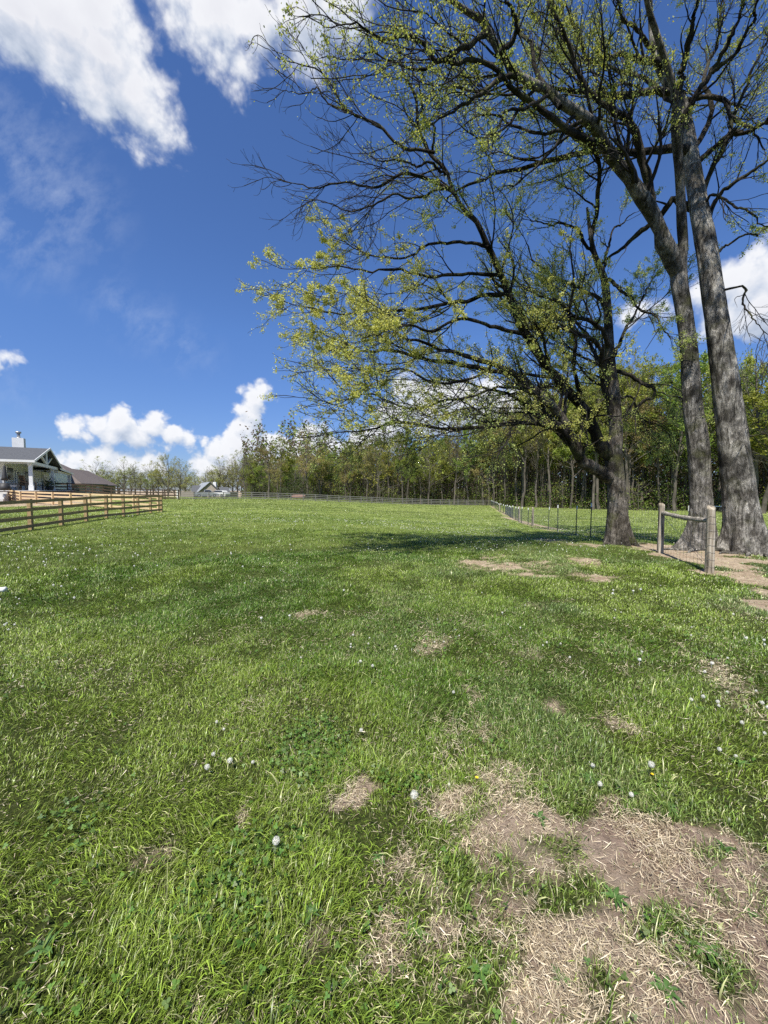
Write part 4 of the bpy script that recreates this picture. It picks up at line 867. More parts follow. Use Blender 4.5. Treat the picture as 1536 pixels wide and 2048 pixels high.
mb.bar(H(-.05, VR, 4.66), H(-.05, VR, RZ - .15), .2, .2, up=(1, 0, 0)); mb.bar(H(-.05, VR - .2, 4.72), H(-.05, VR - 3.2, 5.72), .18, .18); mb.bar(H(-.05, VR + .2, 4.72), H(-.05, VR + 3.2, 5.72), .18, .18)
mb.build('gable_truss', M['white'], fh)
mb = MB(ho); mb.poly([H(1.6, .2, 4.73), H(1.6, 14.2, 4.73), H(1.6, VR, RZ - .2), H(1.8, .2, 4.73), H(1.8, 14.2, 4.73), H(1.8, VR, RZ - .2)], [(0, 1, 2), (5, 4, 3), (0, 3, 4, 1), (1, 4, 5, 2), (2, 5, 3, 0)]); mb.build('gable_wall', M['ceiling'], fh)
roofpoly('main_roof', M['shingle'], [[H(7.2, 9.0, 5.2), H(34, 9.0, 5.2), H(34, 17.5, 8.9), H(11.6, 17.5, 8.9)], [H(11.6, 17.5, 8.9), H(34, 17.5, 8.9), H(34, 27, 5.2), H(7.2, 27, 5.2)], [H(7.2, 9.0, 5.2), H(11.6, 17.5, 8.9), H(7.2, 27, 5.2)]], fh)
q = at(38.5, 900, 52); zc = 1.6 + 103.5 / F * 52
ch = hb('chimney', M['white'], [])
def wb(name, mat, c, half, parent): mb = MB(ho); mb.box(c, half, AX); return mb.build(name, mat, parent)
bpy.data.objects.remove(ch); ch = wb('chimney', M['white'], (q[0], q[1], (5.4 + zc) / 2), (.58, .5, (zc - 5.4) / 2), fh)
wb('corner_trim', M['concrete'], (q[0], q[1], (5.6 + zc) / 2), (.6, .44, (zc - 5.7) / 2), ch)
mb = MB(ho); mb.tube([(q[0], q[1], zc - .02), (q[0], q[1], zc + .12)], [.32, .2], 14); mb.tube([(q[0], q[1], zc + .1), (q[0], q[1], zc + .62)], .17, 14); mb.tube([(q[0], q[1], zc + .6), (q[0], q[1], zc + .68), (q[0], q[1], zc + .86), (q[0], q[1], zc + .9)], [.2, .30, .30, .2], 14); mb.build('flue', M['steel'], ch, True)
hb('downspout', M['white'], [(-.3, -.22, 23.25, 23.33, FZ, 4.1)])
# things on the porch
def chair(loc, rz, mat_f, mat_c, label):
    r = empty('porch_chair', loc, label, 'chair', None, rz); Z = np.zeros(3)
    mb = MB(); mb.box((0, 0, .40), (.33, .33, .05)); mb.build('seat', mat_c, r); mb = MB(); mb.box((0, .32, .78), (.33, .05, .36), ((1, 0, 0), (0, 1, .18), (0, .2, 1))); mb.build('backrest', mat_c, r)
    for sx in (-1, 1):
        mb = MB(); mb.box((sx * .37, 0, .6), (.04, .36, .03)); mb.build('armrest', mat_f, r)
        for sy in (-1, 1): mb = MB(); mb.box((sx * .37, sy * .3, .285), (.035, .035, .285)); mb.build('leg', mat_f, r)
    return r
def on_porch(px, u): v = solve_v(px, u); return H(u, v, FZ), v
l_, _ = on_porch(58.5, 1.2); chair(l_, 2.7, M['wicker'], M['wicker'], 'tan wicker high-back chair beside the nearest porch column').scale = (1.5, 1.5, 1.45)
l_, _ = on_porch(24.5, 1.5); chair(l_, 2.3, M['dark'], M['cushion'], 'pale cushioned chair under the leftmost porch windows').scale = (1.7, 1.7, 1.1)
l_, _ = on_porch(79, 1.4); chair(l_, 2.1, M['dark'], M['cushion'], 'pale cushioned chair between the two middle porch columns').scale = (1.7, 1.7, 1.05)
l_, _ = on_porch(10.5, 1.6); um = empty('patio_umbrella', l_, 'closed dark patio umbrella by the leftmost porch windows', 'umbrella')
mb = MB(); mb.tube([(0, 0, 0), (.05, 0, 1.2), (.1, 0, 2.5)], .03, 8); mb.build('pole', M['dark'], um); mb = MB(); mb.tube([(.04, 0, .95), (.06, 0, 1.3), (.1, 0, 2.3), (.11, 0, 2.5)], [.28, .2, .09, .02], 10); mb.build('canopy', M['dark'], um, True); mb = MB(); mb.tube([(0, 0, 0), (0, 0, .35), (0, 0, .7)], [.5, .45, .3], 12); mb.build('base', M['dark'], um, True)
l_, _ = on_porch(101, -.1); pl = empty('planter', l_, 'dark planter with a leafy shrub at the middle porch column', 'planter')
mb = MB(); mb.tube([(0, 0, 0), (0, 0, .5)], [.3, .42], 12); mb.build('pot', M['dark'], pl); n = 500; a = R.standard_normal((n, 3)) * np.array([.38, .38, .28]) + np.array([0, 0, .85]); d_ = nrm(R.standard_normal((n, 3))) * .12; s_ = nrm(np.cross(d_, R.standard_normal((n, 3)))) * .05
V = np.stack([a, a + d_ / 2 + s_, a + d_, a + d_ / 2 - s_], 1).reshape(-1, 3); mesh_np('foliage', V, [np.arange(n)[:, None] * 4 + np.arange(4)[None]], M['leaf_far'], pl, False, {'Col': np.repeat(np.array([.04, .09, .025]) * (.6 + .8 * R.random((n, 1))), 4, 0)})
# ceiling fan over the porch
v_ = solve_v(93, 1.2); fp = H(1.2, v_, 4.66); fan = empty('ceiling_fan', fp, 'dark ceiling fan hanging under the porch roof', 'fan')
mb = MB(fp); mb.tube([fp, fp - np.array([0, 0, .45])], .04, 8); mb.build('rod', M['dark'], fan); mb = MB(fp); mb.tube([fp - np.array([0, 0, .42]), fp - np.array([0, 0, .62])], .16, 12); mb.build('motor', M['dark'], fan)
for k in range(5): a = k * 1.2566; mb = MB(fp); c = fp - np.array([0, 0, .52]); mb.bar(c + .15 * np.array([math.cos(a), math.sin(a), 0]), c + 1.0 * np.array([math.cos(a), math.sin(a), 0]), .16, .02); mb.build('blade', M['dark'], fan)
# ------------------------------------------------------------------ brown hip-roofed house
A0 = np.array([-59.3, 75.]); ea = np.array([-.95, -.3]); eb = np.array([-.3, .95])
def H2(a, b, z): q = A0 + ea * a + eb * b; return np.array([q[0], q[1], z])
g2 = tz(*A0); bo = H2(0, 0, g2); bh = empty('brick_house', bo, 'low brick house under a brown hipped roof, between the porch and the dark fence', 'house', 'houses beyond the pasture')
AX2 = (np.array([*ea, 0]), np.array([*eb, 0]), np.array([0, 0, 1.]))
def hb2(name, mat, bx, parent=bh):
    mb = MB(bo)
    for (a0, a1, b0, b1, z0, z1) in bx: mb.box(H2((a0 + a1) / 2, (b0 + b1) / 2, (z0 + z1) / 2), ((a1 - a0) / 2, (b1 - b0) / 2, (z1 - z0) / 2), AX2)
    return mb.build(name, mat, parent)
EZ = 2.95
hb2('wall', M['brick_pale'], [(0, 15, 0, 12, -.6, EZ), (.8, 10, 12.005, 22, -.6, EZ - .2)])
roofpoly('roof', M['shingle_brown'], [[H2(-.6, -.6, EZ), H2(13, -.6, EZ), H2(6.2, 6.2, 7.5)], [H2(13, -.6, EZ), H2(13, 12.6, EZ), H2(6.2, 6.2, 7.5)], [H2(13, 12.6, EZ), H2(-.6, 12.6, EZ), H2(6.2, 6.2, 7.5)], [H2(-.6, 12.6, EZ), H2(-.6, -.6, EZ), H2(6.2, 6.2, 7.5)]], bh, bo)
roofpoly('roof', M['shingle_brown'], [[H2(.2, 8, EZ - .1), H2(.2, 22.8, EZ - .25), H2(4.8, 17.5, 6.2), H2(4.8, 9.5, 6.25)], [H2(.2, 22.8, EZ - .25), H2(9.6, 22.8, EZ - .25), H2(4.8, 17.5, 6.2)], [H2(9.6, 22.8, EZ - .25), H2(9.6, 9, EZ - .25), H2(4.8, 9.5, 6.25), H2(4.8, 17.5, 6.2)]], bh, bo)
hb2('gutter', M['dark'], [(-.68, -.605, -.6, 12.6, EZ - .16, EZ + .03), (.12, .195, 12.65, 22.8, EZ - .36, EZ - .12)])
for b in (3, 8): f_ = hb2('window', M['white'], [(-.06, -.003, b, b + 1.4, 1.1, 2.4)]); hb2('pane', M['glass'], [(-.09, -.061, b + .1, b + 1.3, 1.2, 2.3)], f_)
for a in (2, 7, 10.5): f_ = hb2('window', M['white'], [(a, a + 1.3, -.06, -.003, 1.1, 2.4)]); hb2('pane', M['glass'], [(a + .1, a + 1.2, -.09, -.061, 1.2, 2.3)], f_)
f_ = hb2('garage_door', M['dark'], [(.72, .797, 14, 20, .2, 2.4)])
# ------------------------------------------------------------------ far grey-roofed house with two parked vehicles
def P3(px, z, Y): q = (px - 768) / F * Y; return np.array([q, Y, z])
gh_o = P3(422, tz(-50, 112), 112); gh = empty('gabled_house', gh_o, 'far tan brick house with a steep gable and pale grey roof, beyond the grey fence', 'house', 'houses beyond the pasture')
zb = -1.6; pk = 4.05; ez = 1.35
mb = MB(gh_o)
Lf, Rt, Pk = P3(400, ez, 112), P3(441, ez, 110), P3(423, pk, 111)
bk = np.array([-9, 14., 0])
mb.poly([P3(400, zb, 112), P3(441, zb, 110), Rt, Pk, Lf] + [p + bk for p in (P3(400, zb, 112), P3(441, zb, 110), Rt, Pk, Lf)], [(0, 1, 2, 3, 4), (9, 8, 7, 6, 5), (0, 5, 6, 1), (1, 6, 7, 2), (0, 4, 9, 5)]); mb.build('wall', M['brick_pale'], gh)
f1 = np.array([.0, -.5, .12]); roofpoly('roof', M['metal_roof'], [[Lf + f1 + np.array([-.7, 0, -.6]), Pk + f1, Pk + bk + f1, Lf + bk + f1 + np.array([-.7, 0, -.6])]], gh, gh_o)
roofpoly('roof', M['shingle'], [[Pk + f1, Rt + f1 + np.array([.7, 0, -.6]), Rt + bk + f1 + np.array([.7, 0, -.6]), Pk + bk + f1]], gh, gh_o)
mb = MB(gh_o); mb.box(P3(450, -.2, 113), (2.1, 4, 1.5)); mb.box(P3(389, -.2, 118), (2.0, 4, 1.5)); mb.build('wing', M['brick_pale'], gh)
roofpoly('wing_roof', M['shingle'], [[P3(441, 1.2, 108.6), P3(461, 1.2, 108.6), P3(457, 2.6, 113), P3(438, 2.6, 113)], [P3(438, 2.6, 113), P3(457, 2.6, 113), P3(461, 1.2, 118), P3(441, 1.2, 118)], [P3(383, 1.2, 114), P3(402, 1.2, 114), P3(402, 3.2, 119), P3(385, 3.2, 119)]], gh, gh_o)
mb = MB(gh_o); mb.box(P3(431, 3.2, 114), (.45, .45, .9)); mb.build('chimney', M['white'], gh)
for px in (409, 430): mb = MB(gh_o); mb.box(P3(px, .2, 110.6 if px > 420 else 111.3), (.7, .12, .55)); mb.build('window', M['glass'], gh)
def car(px, Y, rz, sc_, label, pickup):
    p = P3(px, tz((px - 768) / F * Y, Y), Y); r = empty('parked_pickup' if pickup else 'parked_car', p, label, 'pickup' if pickup else 'car', None, rz)
    prof = [(-2.6, .45), (-2.65, .95), (-2.5, 1.05), (-.5, 1.1), (.2, 1.12), (1.6, 1.05), (2.5, .9), (2.6, .45)]
    def ext(name, pr, w, mat, par, tw=None):
        mb = MB(); n = len(pr); tw = tw or [w] * n; mb.poly([(x, -tw[i], z) for i, (x, z) in enumerate(pr)] + [(x, tw[i], z) for i, (x, z) in enumerate(pr)], [tuple(range(n)), tuple(range(2 * n - 1, n - 1, -1))] + [(i, n + i, n + (i + 1) % n, (i + 1) % n) for i in range(n)]); return mb.build(name, mat, par)
    ext('body', prof, .92, M['steel'] if pickup else M['cushion'], r)
    cab = [(-.55, 1.11), (-.45, 1.75), (.75, 1.78), (1.35, 1.11)] if pickup else [(-2.2, 1.07), (-1.7, 1.6), (.3, 1.65), (1.2, 1.08)]
    ext('cab', cab, .8, M['steel'] if pickup else M['cushion'], r, [.88, .72, .72, .88]); ext('side_glass', [(x * .9 + .02, 1.2 + (z - 1.11) * .75) for x, z in cab], .86, M['glass'], r, [.89, .79, .79, .89])
    for x in (-1.6, 1.65):
        for s_ in (-1, 1): mb = MB(); mb.tube([(x, s_ * .70, .38), (x, s_ * .94, .38)], .38, 16); wl = mb.build('wheel', M['dark'], r); mb = MB(); mb.tube([(x, s_ * .93, .38), (x, s_ * .955, .38)], .2, 12); mb.build('rim', M['steel'], wl)
    for s_ in (-1, 1): mb = MB(); mb.box((2.59, s_ * .7, .8), (.03, .15, .09)); mb.build('headlight', M['white'], r)
    return r
car(414, 90, .4, 1, 'silver pickup parked in front of the far gabled house', True); car(437, 92, 2.9, 1, 'pale car parked right of the silver pickup, by the far gabled house', False)
# low rusty feeder behind the grey fence
p = P3(597, tz(-21, 93), 93); mb = MB(p); mb.tube(resample([p + np.array([-1.5, 0, .3]), p + np.array([-1.3, 0, .45]), p + np.array([1.3, 0, .45]), p + np.array([1.5, 0, .3])], 16), [.1] + [.45] * 14 + [.1], 12); mb.box(p + np.array([0, 0, .1]), (1.3, .3, .12)); o = mb.build('feed_trough', simple('faded_red_paint', [(.4, (.20, .10, .075)), (.6, (.3, .17, .13))], 3), None, True); tag(o, 'faded reddish feed trough behind the far grey fence', 'trough')
# white litter at the left edge
p = ground_at(6, 1187) ; mb = MB(p); cc = p + np.array([-.1, 0, .05]); mb.tube([cc + np.array([-.14, -.01, 0]), cc + np.array([.10, .01, .01]), cc + np.array([.125, .01, .011])], [.04, .035, .045], 14)
o = mb.build('paper_cup', M['white'], None, True); tag(o, 'white paper cup lying in the grass at the left edge', 'cup')
# ------------------------------------------------------------------ background trees: prototypes copied with their parts
def proto(name, h, seed, cols, per, lsize, tr, crown0, nb, ang, blen, wood, wtw, spread=.25, lean=0., conif=False, clump=1.):
    rng = np.random.default_rng(seed); k = 14; s_ = np.linspace(0, 1, k)
    P = np.c_[lean * h * s_ ** 2 + .012 * h * np.sin(s_ * 5 + seed), .012 * h * np.cos(s_ * 6 + seed), h * .93 * s_ - .15]; P[:, :2] += .004 * h * rng.standard_normal((k, 2))
    rr = tr * (1 - s_) ** .8 + .02; rr[0] *= 1.35
    root = empty(name, (0, 0, -500), name, 'tree')
    if conif:
        P1, R1, i1, t1 = grow(P[None], rr[None], nb, .3, .4, blen, (70, 95), .05, -.01, 5, .3, .012, crown0, rng=rng)
        sc_ = (1.06 - t1)[:, None, None]; P1 = P1[:, :1] + (P1 - P1[:, :1]) * sc_ * 1.5
        P2, R2, _, _ = grow(P1, R1, 3.2, .15, .4, .8, (30, 60), .1, .0, 4, .5, .008, rng=rng)
    else:
        P1, R1, i1, t1 = grow(P[None], rr[None], nb, .8, blen, h * .5, ang, .11, .035, 9, .5, .02, crown0, rng=rng)
        P2, R2, _, _ = grow(P1, R1, 1.5, .4, .5, 3., (25, 55), .13, .04, 6, .5, .012, .15, rng=rng)
    P3, R3, _, _ = grow(P2, R2, 1.9, .25, .5, 1.2, (25, 55), .12, .04, 4, .55, .008, .15, rng=rng)
    V, q = join([tubes(P[None], rr[None], 12)]); mesh_np('trunk', V, [q], wood, root, True)
    V, q = join([tubes(P1, R1, 5), tubes(P2, R2, 3)] + ([tubes(P3, R3, 3)] if not conif else [])); mesh_np('branches', V, [q], wtw, root, True)
    if per > 0:
        cl = np.clip((fbm(P3[:, 0, 0] * .55 + seed, P3[:, 0, 2] * .55, seed, 2) - .5) * 6 * clump + 1, .1, 2.5)
        v, qq, c = leaves(P3, per, lsize, .3, cols, rng, spread, cl); mesh_np('crown', v, [qq], M['leaf_far'], root, False, {'Col': c})
    print(name, len(V), len(v) if per > 0 else 0)
    return root
TF, WF = M['trunk_far'], M['twig_far']
pr = {}
gA = ((.12, .20, .035), (.29, .36, .075)); gB = ((.20, .24, .05), (.34, .36, .09)); gC = ((.24, .24, .08), (.39, .37, .13)); gD = ((.03, .06, .02), (.07, .11, .035)); gE = ((.22, .27, .09), (.36, .40, .15)); gF = ((.28, .36, .06), (.40, .46, .09))
pr['green'] = [proto('forest_tree', 20, 101 + i, gA, 15, .25, .20, .32, 1.9, (25, 55), .30, TF, WF, .2) for i in range(3)]
pr['olive'] = [proto('forest_tree', 20, 111 + i, gB, 11, .22, .19, .34, 1.9, (25, 50), .30, TF, WF, .2) for i in range(2)]
pr['tan'] = [proto('oak_tree', 18, 121 + i, gC, 8, .2, .26, .28, 1.7, (30, 60), .40, TF, WF, .15) for i in range(2)]
pr['bare'] = [proto('bare_tree', 17, 131 + i, gE, 2.6, .12, .17, .25, 1.9, (25, 50), .34, WF, WF, .1) for i in range(2)]
pr['round'] = [proto('field_tree', 13, 141 + i, gE, 8, .19, .22, .16, 2.6, (30, 62), .5, TF, WF, .15) for i in range(2)]
pr['cedar'] = [proto('cedar_tree', 10, 151, gD, 3.2, .22, .16, .08, 9, (70, 90), 2.2, TF, TF, .12, conif=True)]
pr['sap'] = [proto('sapling', 6.5, 161 + i, gF if i else gA, 2.6, .16, .05, .15, 3.0, (30, 60), .42, TF, WF, .12) for i in range(2)]
used = set(); NTREE = 0
LAB = {'green': 'tall slender tree with fresh green spring foliage standing in the wood behind the pasture', 'olive': 'slender tree with sparse yellow-green buds standing in the wood behind the pasture', 'tan': 'oak with tan and orange budding crown standing in the wood behind the pasture',
       'bare': 'leafless grey tree with fine upright twigs standing in the wood', 'round': 'round open-crowned tree with thin new leaves far beyond the fences on the left', 'cedar': 'dark green conical cedar among the bare trunks of the wood', 'sap': 'young bright green sapling at the edge of the wood'}
GRP = {'green': 'green trees of the wood', 'olive': 'yellow-green trees of the wood', 'tan': 'budding oaks of the wood', 'bare': 'bare trees of the wood', 'round': 'open-crowned trees far left', 'cedar': 'cedars in the wood', 'sap': 'saplings along the wood edge'}
CAT = {'sap': 'sapling'}
def plant(kind, x, y, h, rng, label=None, idx=None, wide=1., rz=None):
    global NTREE
    L_ = pr[kind]; p = L_[rng.integers(len(L_)) if idx is None else idx]
    base = {'green': 20, 'olive': 20, 'tan': 18, 'bare': 17, 'round': 13, 'cedar': 10, 'sap': 6.5}[kind]; s_ = h / base
    rzz = rng.random() * 6.28 if rz is None else rz; w_ = s_ ** .6 * wide
    loc = (x, y, tz(x, y) - .05)
    if p.name in used: r = dup(p, loc, rzz, (w_, w_, s_))
    else: r = p; used.add(p.name); r.location = loc; r.rotation_euler = (0, 0, rzz); r.scale = (w_, w_, s_)
    r['label'] = label or LAB[kind]
    if label: r.pop('group', None)
    else: r['group'] = GRP[kind]
    r['category'] = CAT.get(kind, 'tree'); NTREE += 1; return r
rg = np.random.default_rng(77)
E = np.array([(-46, 127), (-30, 119), (-12, 110), (8, 105), (22, 102), (29, 93), (33.5, 77), (44, 67), (62, 60.5), (84, 55)], float)
sE = np.r_[0, np.cumsum(np.linalg.norm(np.diff(E, axis=0), axis=1))]
def along(s): return np.array([np.interp(s, sE, E[:, 0]), np.interp(s, sE, E[:, 1])])
rows = [(0.5, 3.3), (4.5, 3.4), (9.5, 3.8), (16, 4.6), (25, 6.5)]
for off, sp in rows:
    s = 1.0 + rg.random() * 2
    while s < sE[-1]:
        a, b = along(max(s - .5, 0)), along(s + .5); tt = (b - a) / np.linalg.norm(b - a); nn = np.array([-tt[1], tt[0]])
        if nn[1] < 0: nn = -nn
        q = along(s) + nn * (off + rg.normal() * 1.2) + tt * rg.normal() * .8
        pxx = 768 + F * q[0] / q[1]
        u_ = rg.random()
        hb_ = np.interp(pxx, [480, 640, 800, 950, 1050, 1200, 1500], [14.5, 15.8, 17.5, 20, 24.5, 25.5, 24])
        if pxx < 700: kind = 'tan' if u_ < .28 else 'green' if u_ < .76 else 'bare' if u_ < .84 else 'cedar'
        elif pxx < 950: kind = 'green' if u_ < .5 else 'olive' if u_ < .78 else 'bare' if u_ < .86 else 'tan' if u_ < .95 else 'cedar'
        else: kind = 'green' if u_ < .5 else 'olive' if u_ < .82 else 'tan' if u_ < .9 else 'bare'
        h_ = hb_ * (.70 + .42 * rg.random())
        if kind == 'cedar': h_ = 7 + 4 * rg.random()
        if not (pxx < 600 and off > 12): plant(kind, q[0], q[1], h_, rg)
        s += sp * (.55 + .9 * rg.random()) * (1.6 if pxx < 640 else 1)
s = 3
while s < sE[-1]:
    q = along(s) + rg.normal(0, 1.2, 2) + np.array([0, .5])
    if rg.random() < .75: plant('sap', q[0], q[1], 2.6 + 4 * rg.random(), rg)
    s += 4.2 * (.4 + 1.2 * rg.random())
def tp(kind, px, Y, ytop, label, idx=0, wide=1., rz=None):
    X = (px - 768) / F * Y; z = tz(X, Y); plant(kind, X, Y, 1.6 + (981 - ytop) / F * Y - z, rg, label, idx, wide, rz)
tp('tan', 538, 104, 898, 'spreading oak with a tan crown and a limb reaching left, left part of the wood', 0, 1.25)
tp('green', 562, 106, 880, 'fresh green tree rising above the tan oaks in the left part of the wood', 1, 1.1)
tp('tan', 615, 105, 876, 'pale tan oak right of the fresh green tree in the left wood', 1, 1.2)
tp('bare', 490, 110, 897, 'thin pale tree at the left end of the wood', 0, 1.)
tp('cedar', 590, 103, 935, 'dark cedar under the pale tan oak in the left part of the wood', 0, 1.5); tp('cedar', 607, 101, 945, 'smaller dark cedar right beside the bigger one, left part of the wood', 0, 1.4)
tp('sap', 858, 98, 905, 'bright yellow-green young tree against the dark wood, behind the middle of the grey fence', 1, 1.5); tp('sap', 758, 97, 940, 'low yellow-green bush-like tree behind the grey fence', 1, 1.9)
tp('tan', 975, 98, 885, 'orange budding oak where grey and wire fences meet', 0, 1.1)
tp('green', 1352, 62, 700, 'tree with a pale straight trunk at the wood edge, just left of the two-stemmed tree', 0, .9)
tp('olive', 1190, 70, 760, 'dark-trunked tree with yellow-green crown seen left of the broken-knot tree', 0, 1.1)
tp('bare', 1505, 56, 690, 'feathery tall tree against the cloud at the right edge', 1, 1.2)
tp('green', 1530, 54, 780, 'dense green tree low at the right edge, behind the thickest trunk', 2, 1.5)
tp('round', 338, 125, 915, 'rounded open-crowned tree, tallest behind the dark board fence', 0, 1.1)
tp('round', 362, 120, 932, 'smaller tree right of the tallest rounded one, left of the gabled house', 1, .9)
tp('bare', 270, 140, 930, 'bare branching tree right of the brown hipped roof', 0, 1.0); tp('bare', 412, 150, 938, 'bare twiggy tree directly behind the far gabled house', 1, 1.2)
tp('sap', 392, 140, 945, 'dense green bushy tree left of the far gabled house', 0, 2.6)
for i, px in enumerate([120, 150, 178, 196, 206, 222, 236, 250, 262, 282, 296, 306, 318, 328, 350, 372, 384, 400, 428, 440, 448, 458, 466, 474, 484]):
    Y = 150 + 30 * rg.random(); X = (px - 768) / F * Y; kd = ['round', 'bare', 'round', 'sap'][i % 4]; yt = np.interp(px, [120, 200, 300, 400, 440, 480], [948, 938, 943, 953, 940, 925]) + rg.normal() * 5
    plant(kd, X, Y, 1.6 + (981 - yt) / F * Y - tz(X, Y), rg, None, None, 2.2 if kd == 'sap' else 1.2) if kd != 'sap' else plant('round', X, Y, 1.6 + (990 - yt) / F * Y - tz(X, Y), rg, None, 1, 1.5)
for px, Y in ((1560, 70), (1620, 60), (-40, 120)): pass
# undergrowth filling the wood
N = 230000; s = R.random(N) * sE[-1]; A = np.stack([np.interp(s, sE, E[:, 0]), np.interp(s, sE, E[:, 1])], 1)
off = R.random(N) ** 1.2 * 42; px = A[:, 0] / A[:, 1]; dirx = A / np.linalg.norm(A, axis=1)[:, None]
Q_ = A + dirx * off[:, None] + R.standard_normal((N, 2)) * .8
dens = fbm(Q_[:, 0] * .35, Q_[:, 1] * .35, 5, 3); zt = (1.0 + 6.5 * np.clip(dens - .3, 0, 1) * 1.8) * (1 + off / 11) + np.clip(off - 10, 0, 8) * .8
c = np.c_[Q_, terrain(Q_[:, 0], Q_[:, 1]) + zt * R.random(N) ** 1.3]
d_ = nrm(R.standard_normal((N, 3))); s_ = nrm(np.cross(d_, R.standard_normal((N, 3)))); l = (.14 + .22 * R.random((N, 1))) * (1 + off[:, None] / 40) * np.where(off[:, None] > 27, 2.2, 1)
V = np.stack([c, c + d_ * l * .5 + s_ * l * .32, c + d_ * l, c + d_ * l * .5 - s_ * l * .32], 1).reshape(-1, 3)
k = R.random((N, 1)); cc = (np.array([.06, .13, .025]) * (1 - k) + np.array([.20, .28, .05]) * k) * (.6 + .6 * R.random((N, 1)))
br = R.random(N) < .3 + .4 * np.clip(off / 20, 0, 1); cc[br] = np.array([.13, .105, .07]) * (.6 + .6 * R.random((br.sum(), 1)))
o = mesh_np('undergrowth', V, [np.arange(N)[:, None] * 4 + np.arange(4)[None]], M['leaf_far'], None, False, {'Col': np.repeat(cc, 4, 0)}); tag(o, 'mixed leafy undergrowth filling the floor of the wood', 'undergrowth', kind='stuff')
n = 2200; s = R.random(n) * sE[-1]; A = np.stack([np.interp(s, sE, E[:, 0]), np.interp(s, sE, E[:, 1])], 1); dirx = A / np.linalg.norm(A, axis=1)[:, None]; Q_ = A + dirx * (1 + R.random(n) * 42)[:, None]
hh = 5 + 11 * R.random(n); uu = np.linspace(0, 1, 6); ln = R.standard_normal((n, 2)) * .5
P = np.stack([np.c_[Q_ + ln * u + .12 * R.standard_normal((n, 2)), terrain(Q_[:, 0], Q_[:, 1]) + hh * u] for u in uu], 1); rr = (.03 + .06 * R.random(n))[:, None] * (1 - .8 * uu)[None]
V, q = tubes(P, rr, 5); o = mesh_np('sapling_stems', V, [q], M['trunk_far'], None, True); tag(o, 'mass of thin pole stems inside the shaded wood', 'stems', kind='stuff')

# ------------------------------------------------------------------ dandelion clocks
def dandelion(h, r, seed, fine=True):
    rng = np.random.default_rng(seed); root = empty('dandelion', (0, 0, -500), 'x', 'dandelion')
    bx, by = .15 * h * math.cos(seed), .15 * h * math.sin(seed); pts = resample([(0, 0, -.01), (bx * .3, by * .3, h * .5), (bx, by, h)], 8)
    mb = MB(); mb.tube(pts, .0019, 6); mb.build('stem', M['stem'], root, True)
    c = np.array([bx, by, h + r * .6]); n = 240 if fine else 70
    d_ = nrm(rng.standard_normal((n, 3))); a = nrm(np.cross(d_, rng.standard_normal((n, 3)))); b = np.cross(d_, a); V = []; Tt = []
    for i in range(n):
        tip = c + d_[i] * r * (.92 + .12 * rng.random()); o0 = len(V); V += [c + d_[i] * r * .12 + a[i] * .0004, c + d_[i] * r * .12 - a[i] * .0004, tip]; Tt.append((o0, o0 + 1, o0 + 2))
        for kk in range(6):
            an = kk * 1.047; e = math.cos(an) * a[i] + math.sin(an) * b[i]; e2 = -math.sin(an) * a[i] + math.cos(an) * b[i]; o0 = len(V)
            V += [tip + e2 * .0004, tip - e2 * .0004, tip + e * r * .32 + d_[i] * r * .08]; Tt.append((o0, o0 + 1, o0 + 2))
    mesh_np('seed_head', np.array(V), [np.array(Tt)], M['seed'], root)
    mb = MB(); mb.tube([c - np.array([0, 0, r * .35]), c, c + np.array([0, 0, r * .2])], [.002, r * .22, .002], 8); mb.build('receptacle', M['cutwood'], root, True)
    return root
DP = [dandelion(.13, .022, 1), dandelion(.10, .020, 2), dandelion(.08, .019, 3), dandelion(.06, .018, 4)]
DF = []
for i, (h, r) in enumerate(((.10, .024), (.07, .022))):
    rng = np.random.default_rng(50 + i); n = 60; d_ = nrm(rng.standard_normal((n, 3))); a = nrm(np.cross(d_, rng.standard_normal((n, 3)))); b = np.cross(d_, a); c = np.array([0, 0, h])
    V = np.stack([c + d_ * r + a * r * .35, c + d_ * r + b * r * .35, c + d_ * r - a * r * .35, c + d_ * r - b * r * .35], 1).reshape(-1, 3)
    me = [V]; q = np.arange(n)[:, None] * 4 + np.arange(4)[None]; sv, sq = tubes(np.array([[[0, 0, -.01], [.003, 0, h * .5], [0, 0, h]]]), np.full((1, 3), .002), 4)
    me_ = mesh_np('dandelion', np.concatenate([V, sv]), [np.concatenate([q, sq + len(V)])], M['seed']); me_.location = (0, 0, -500); DF.append(me_)
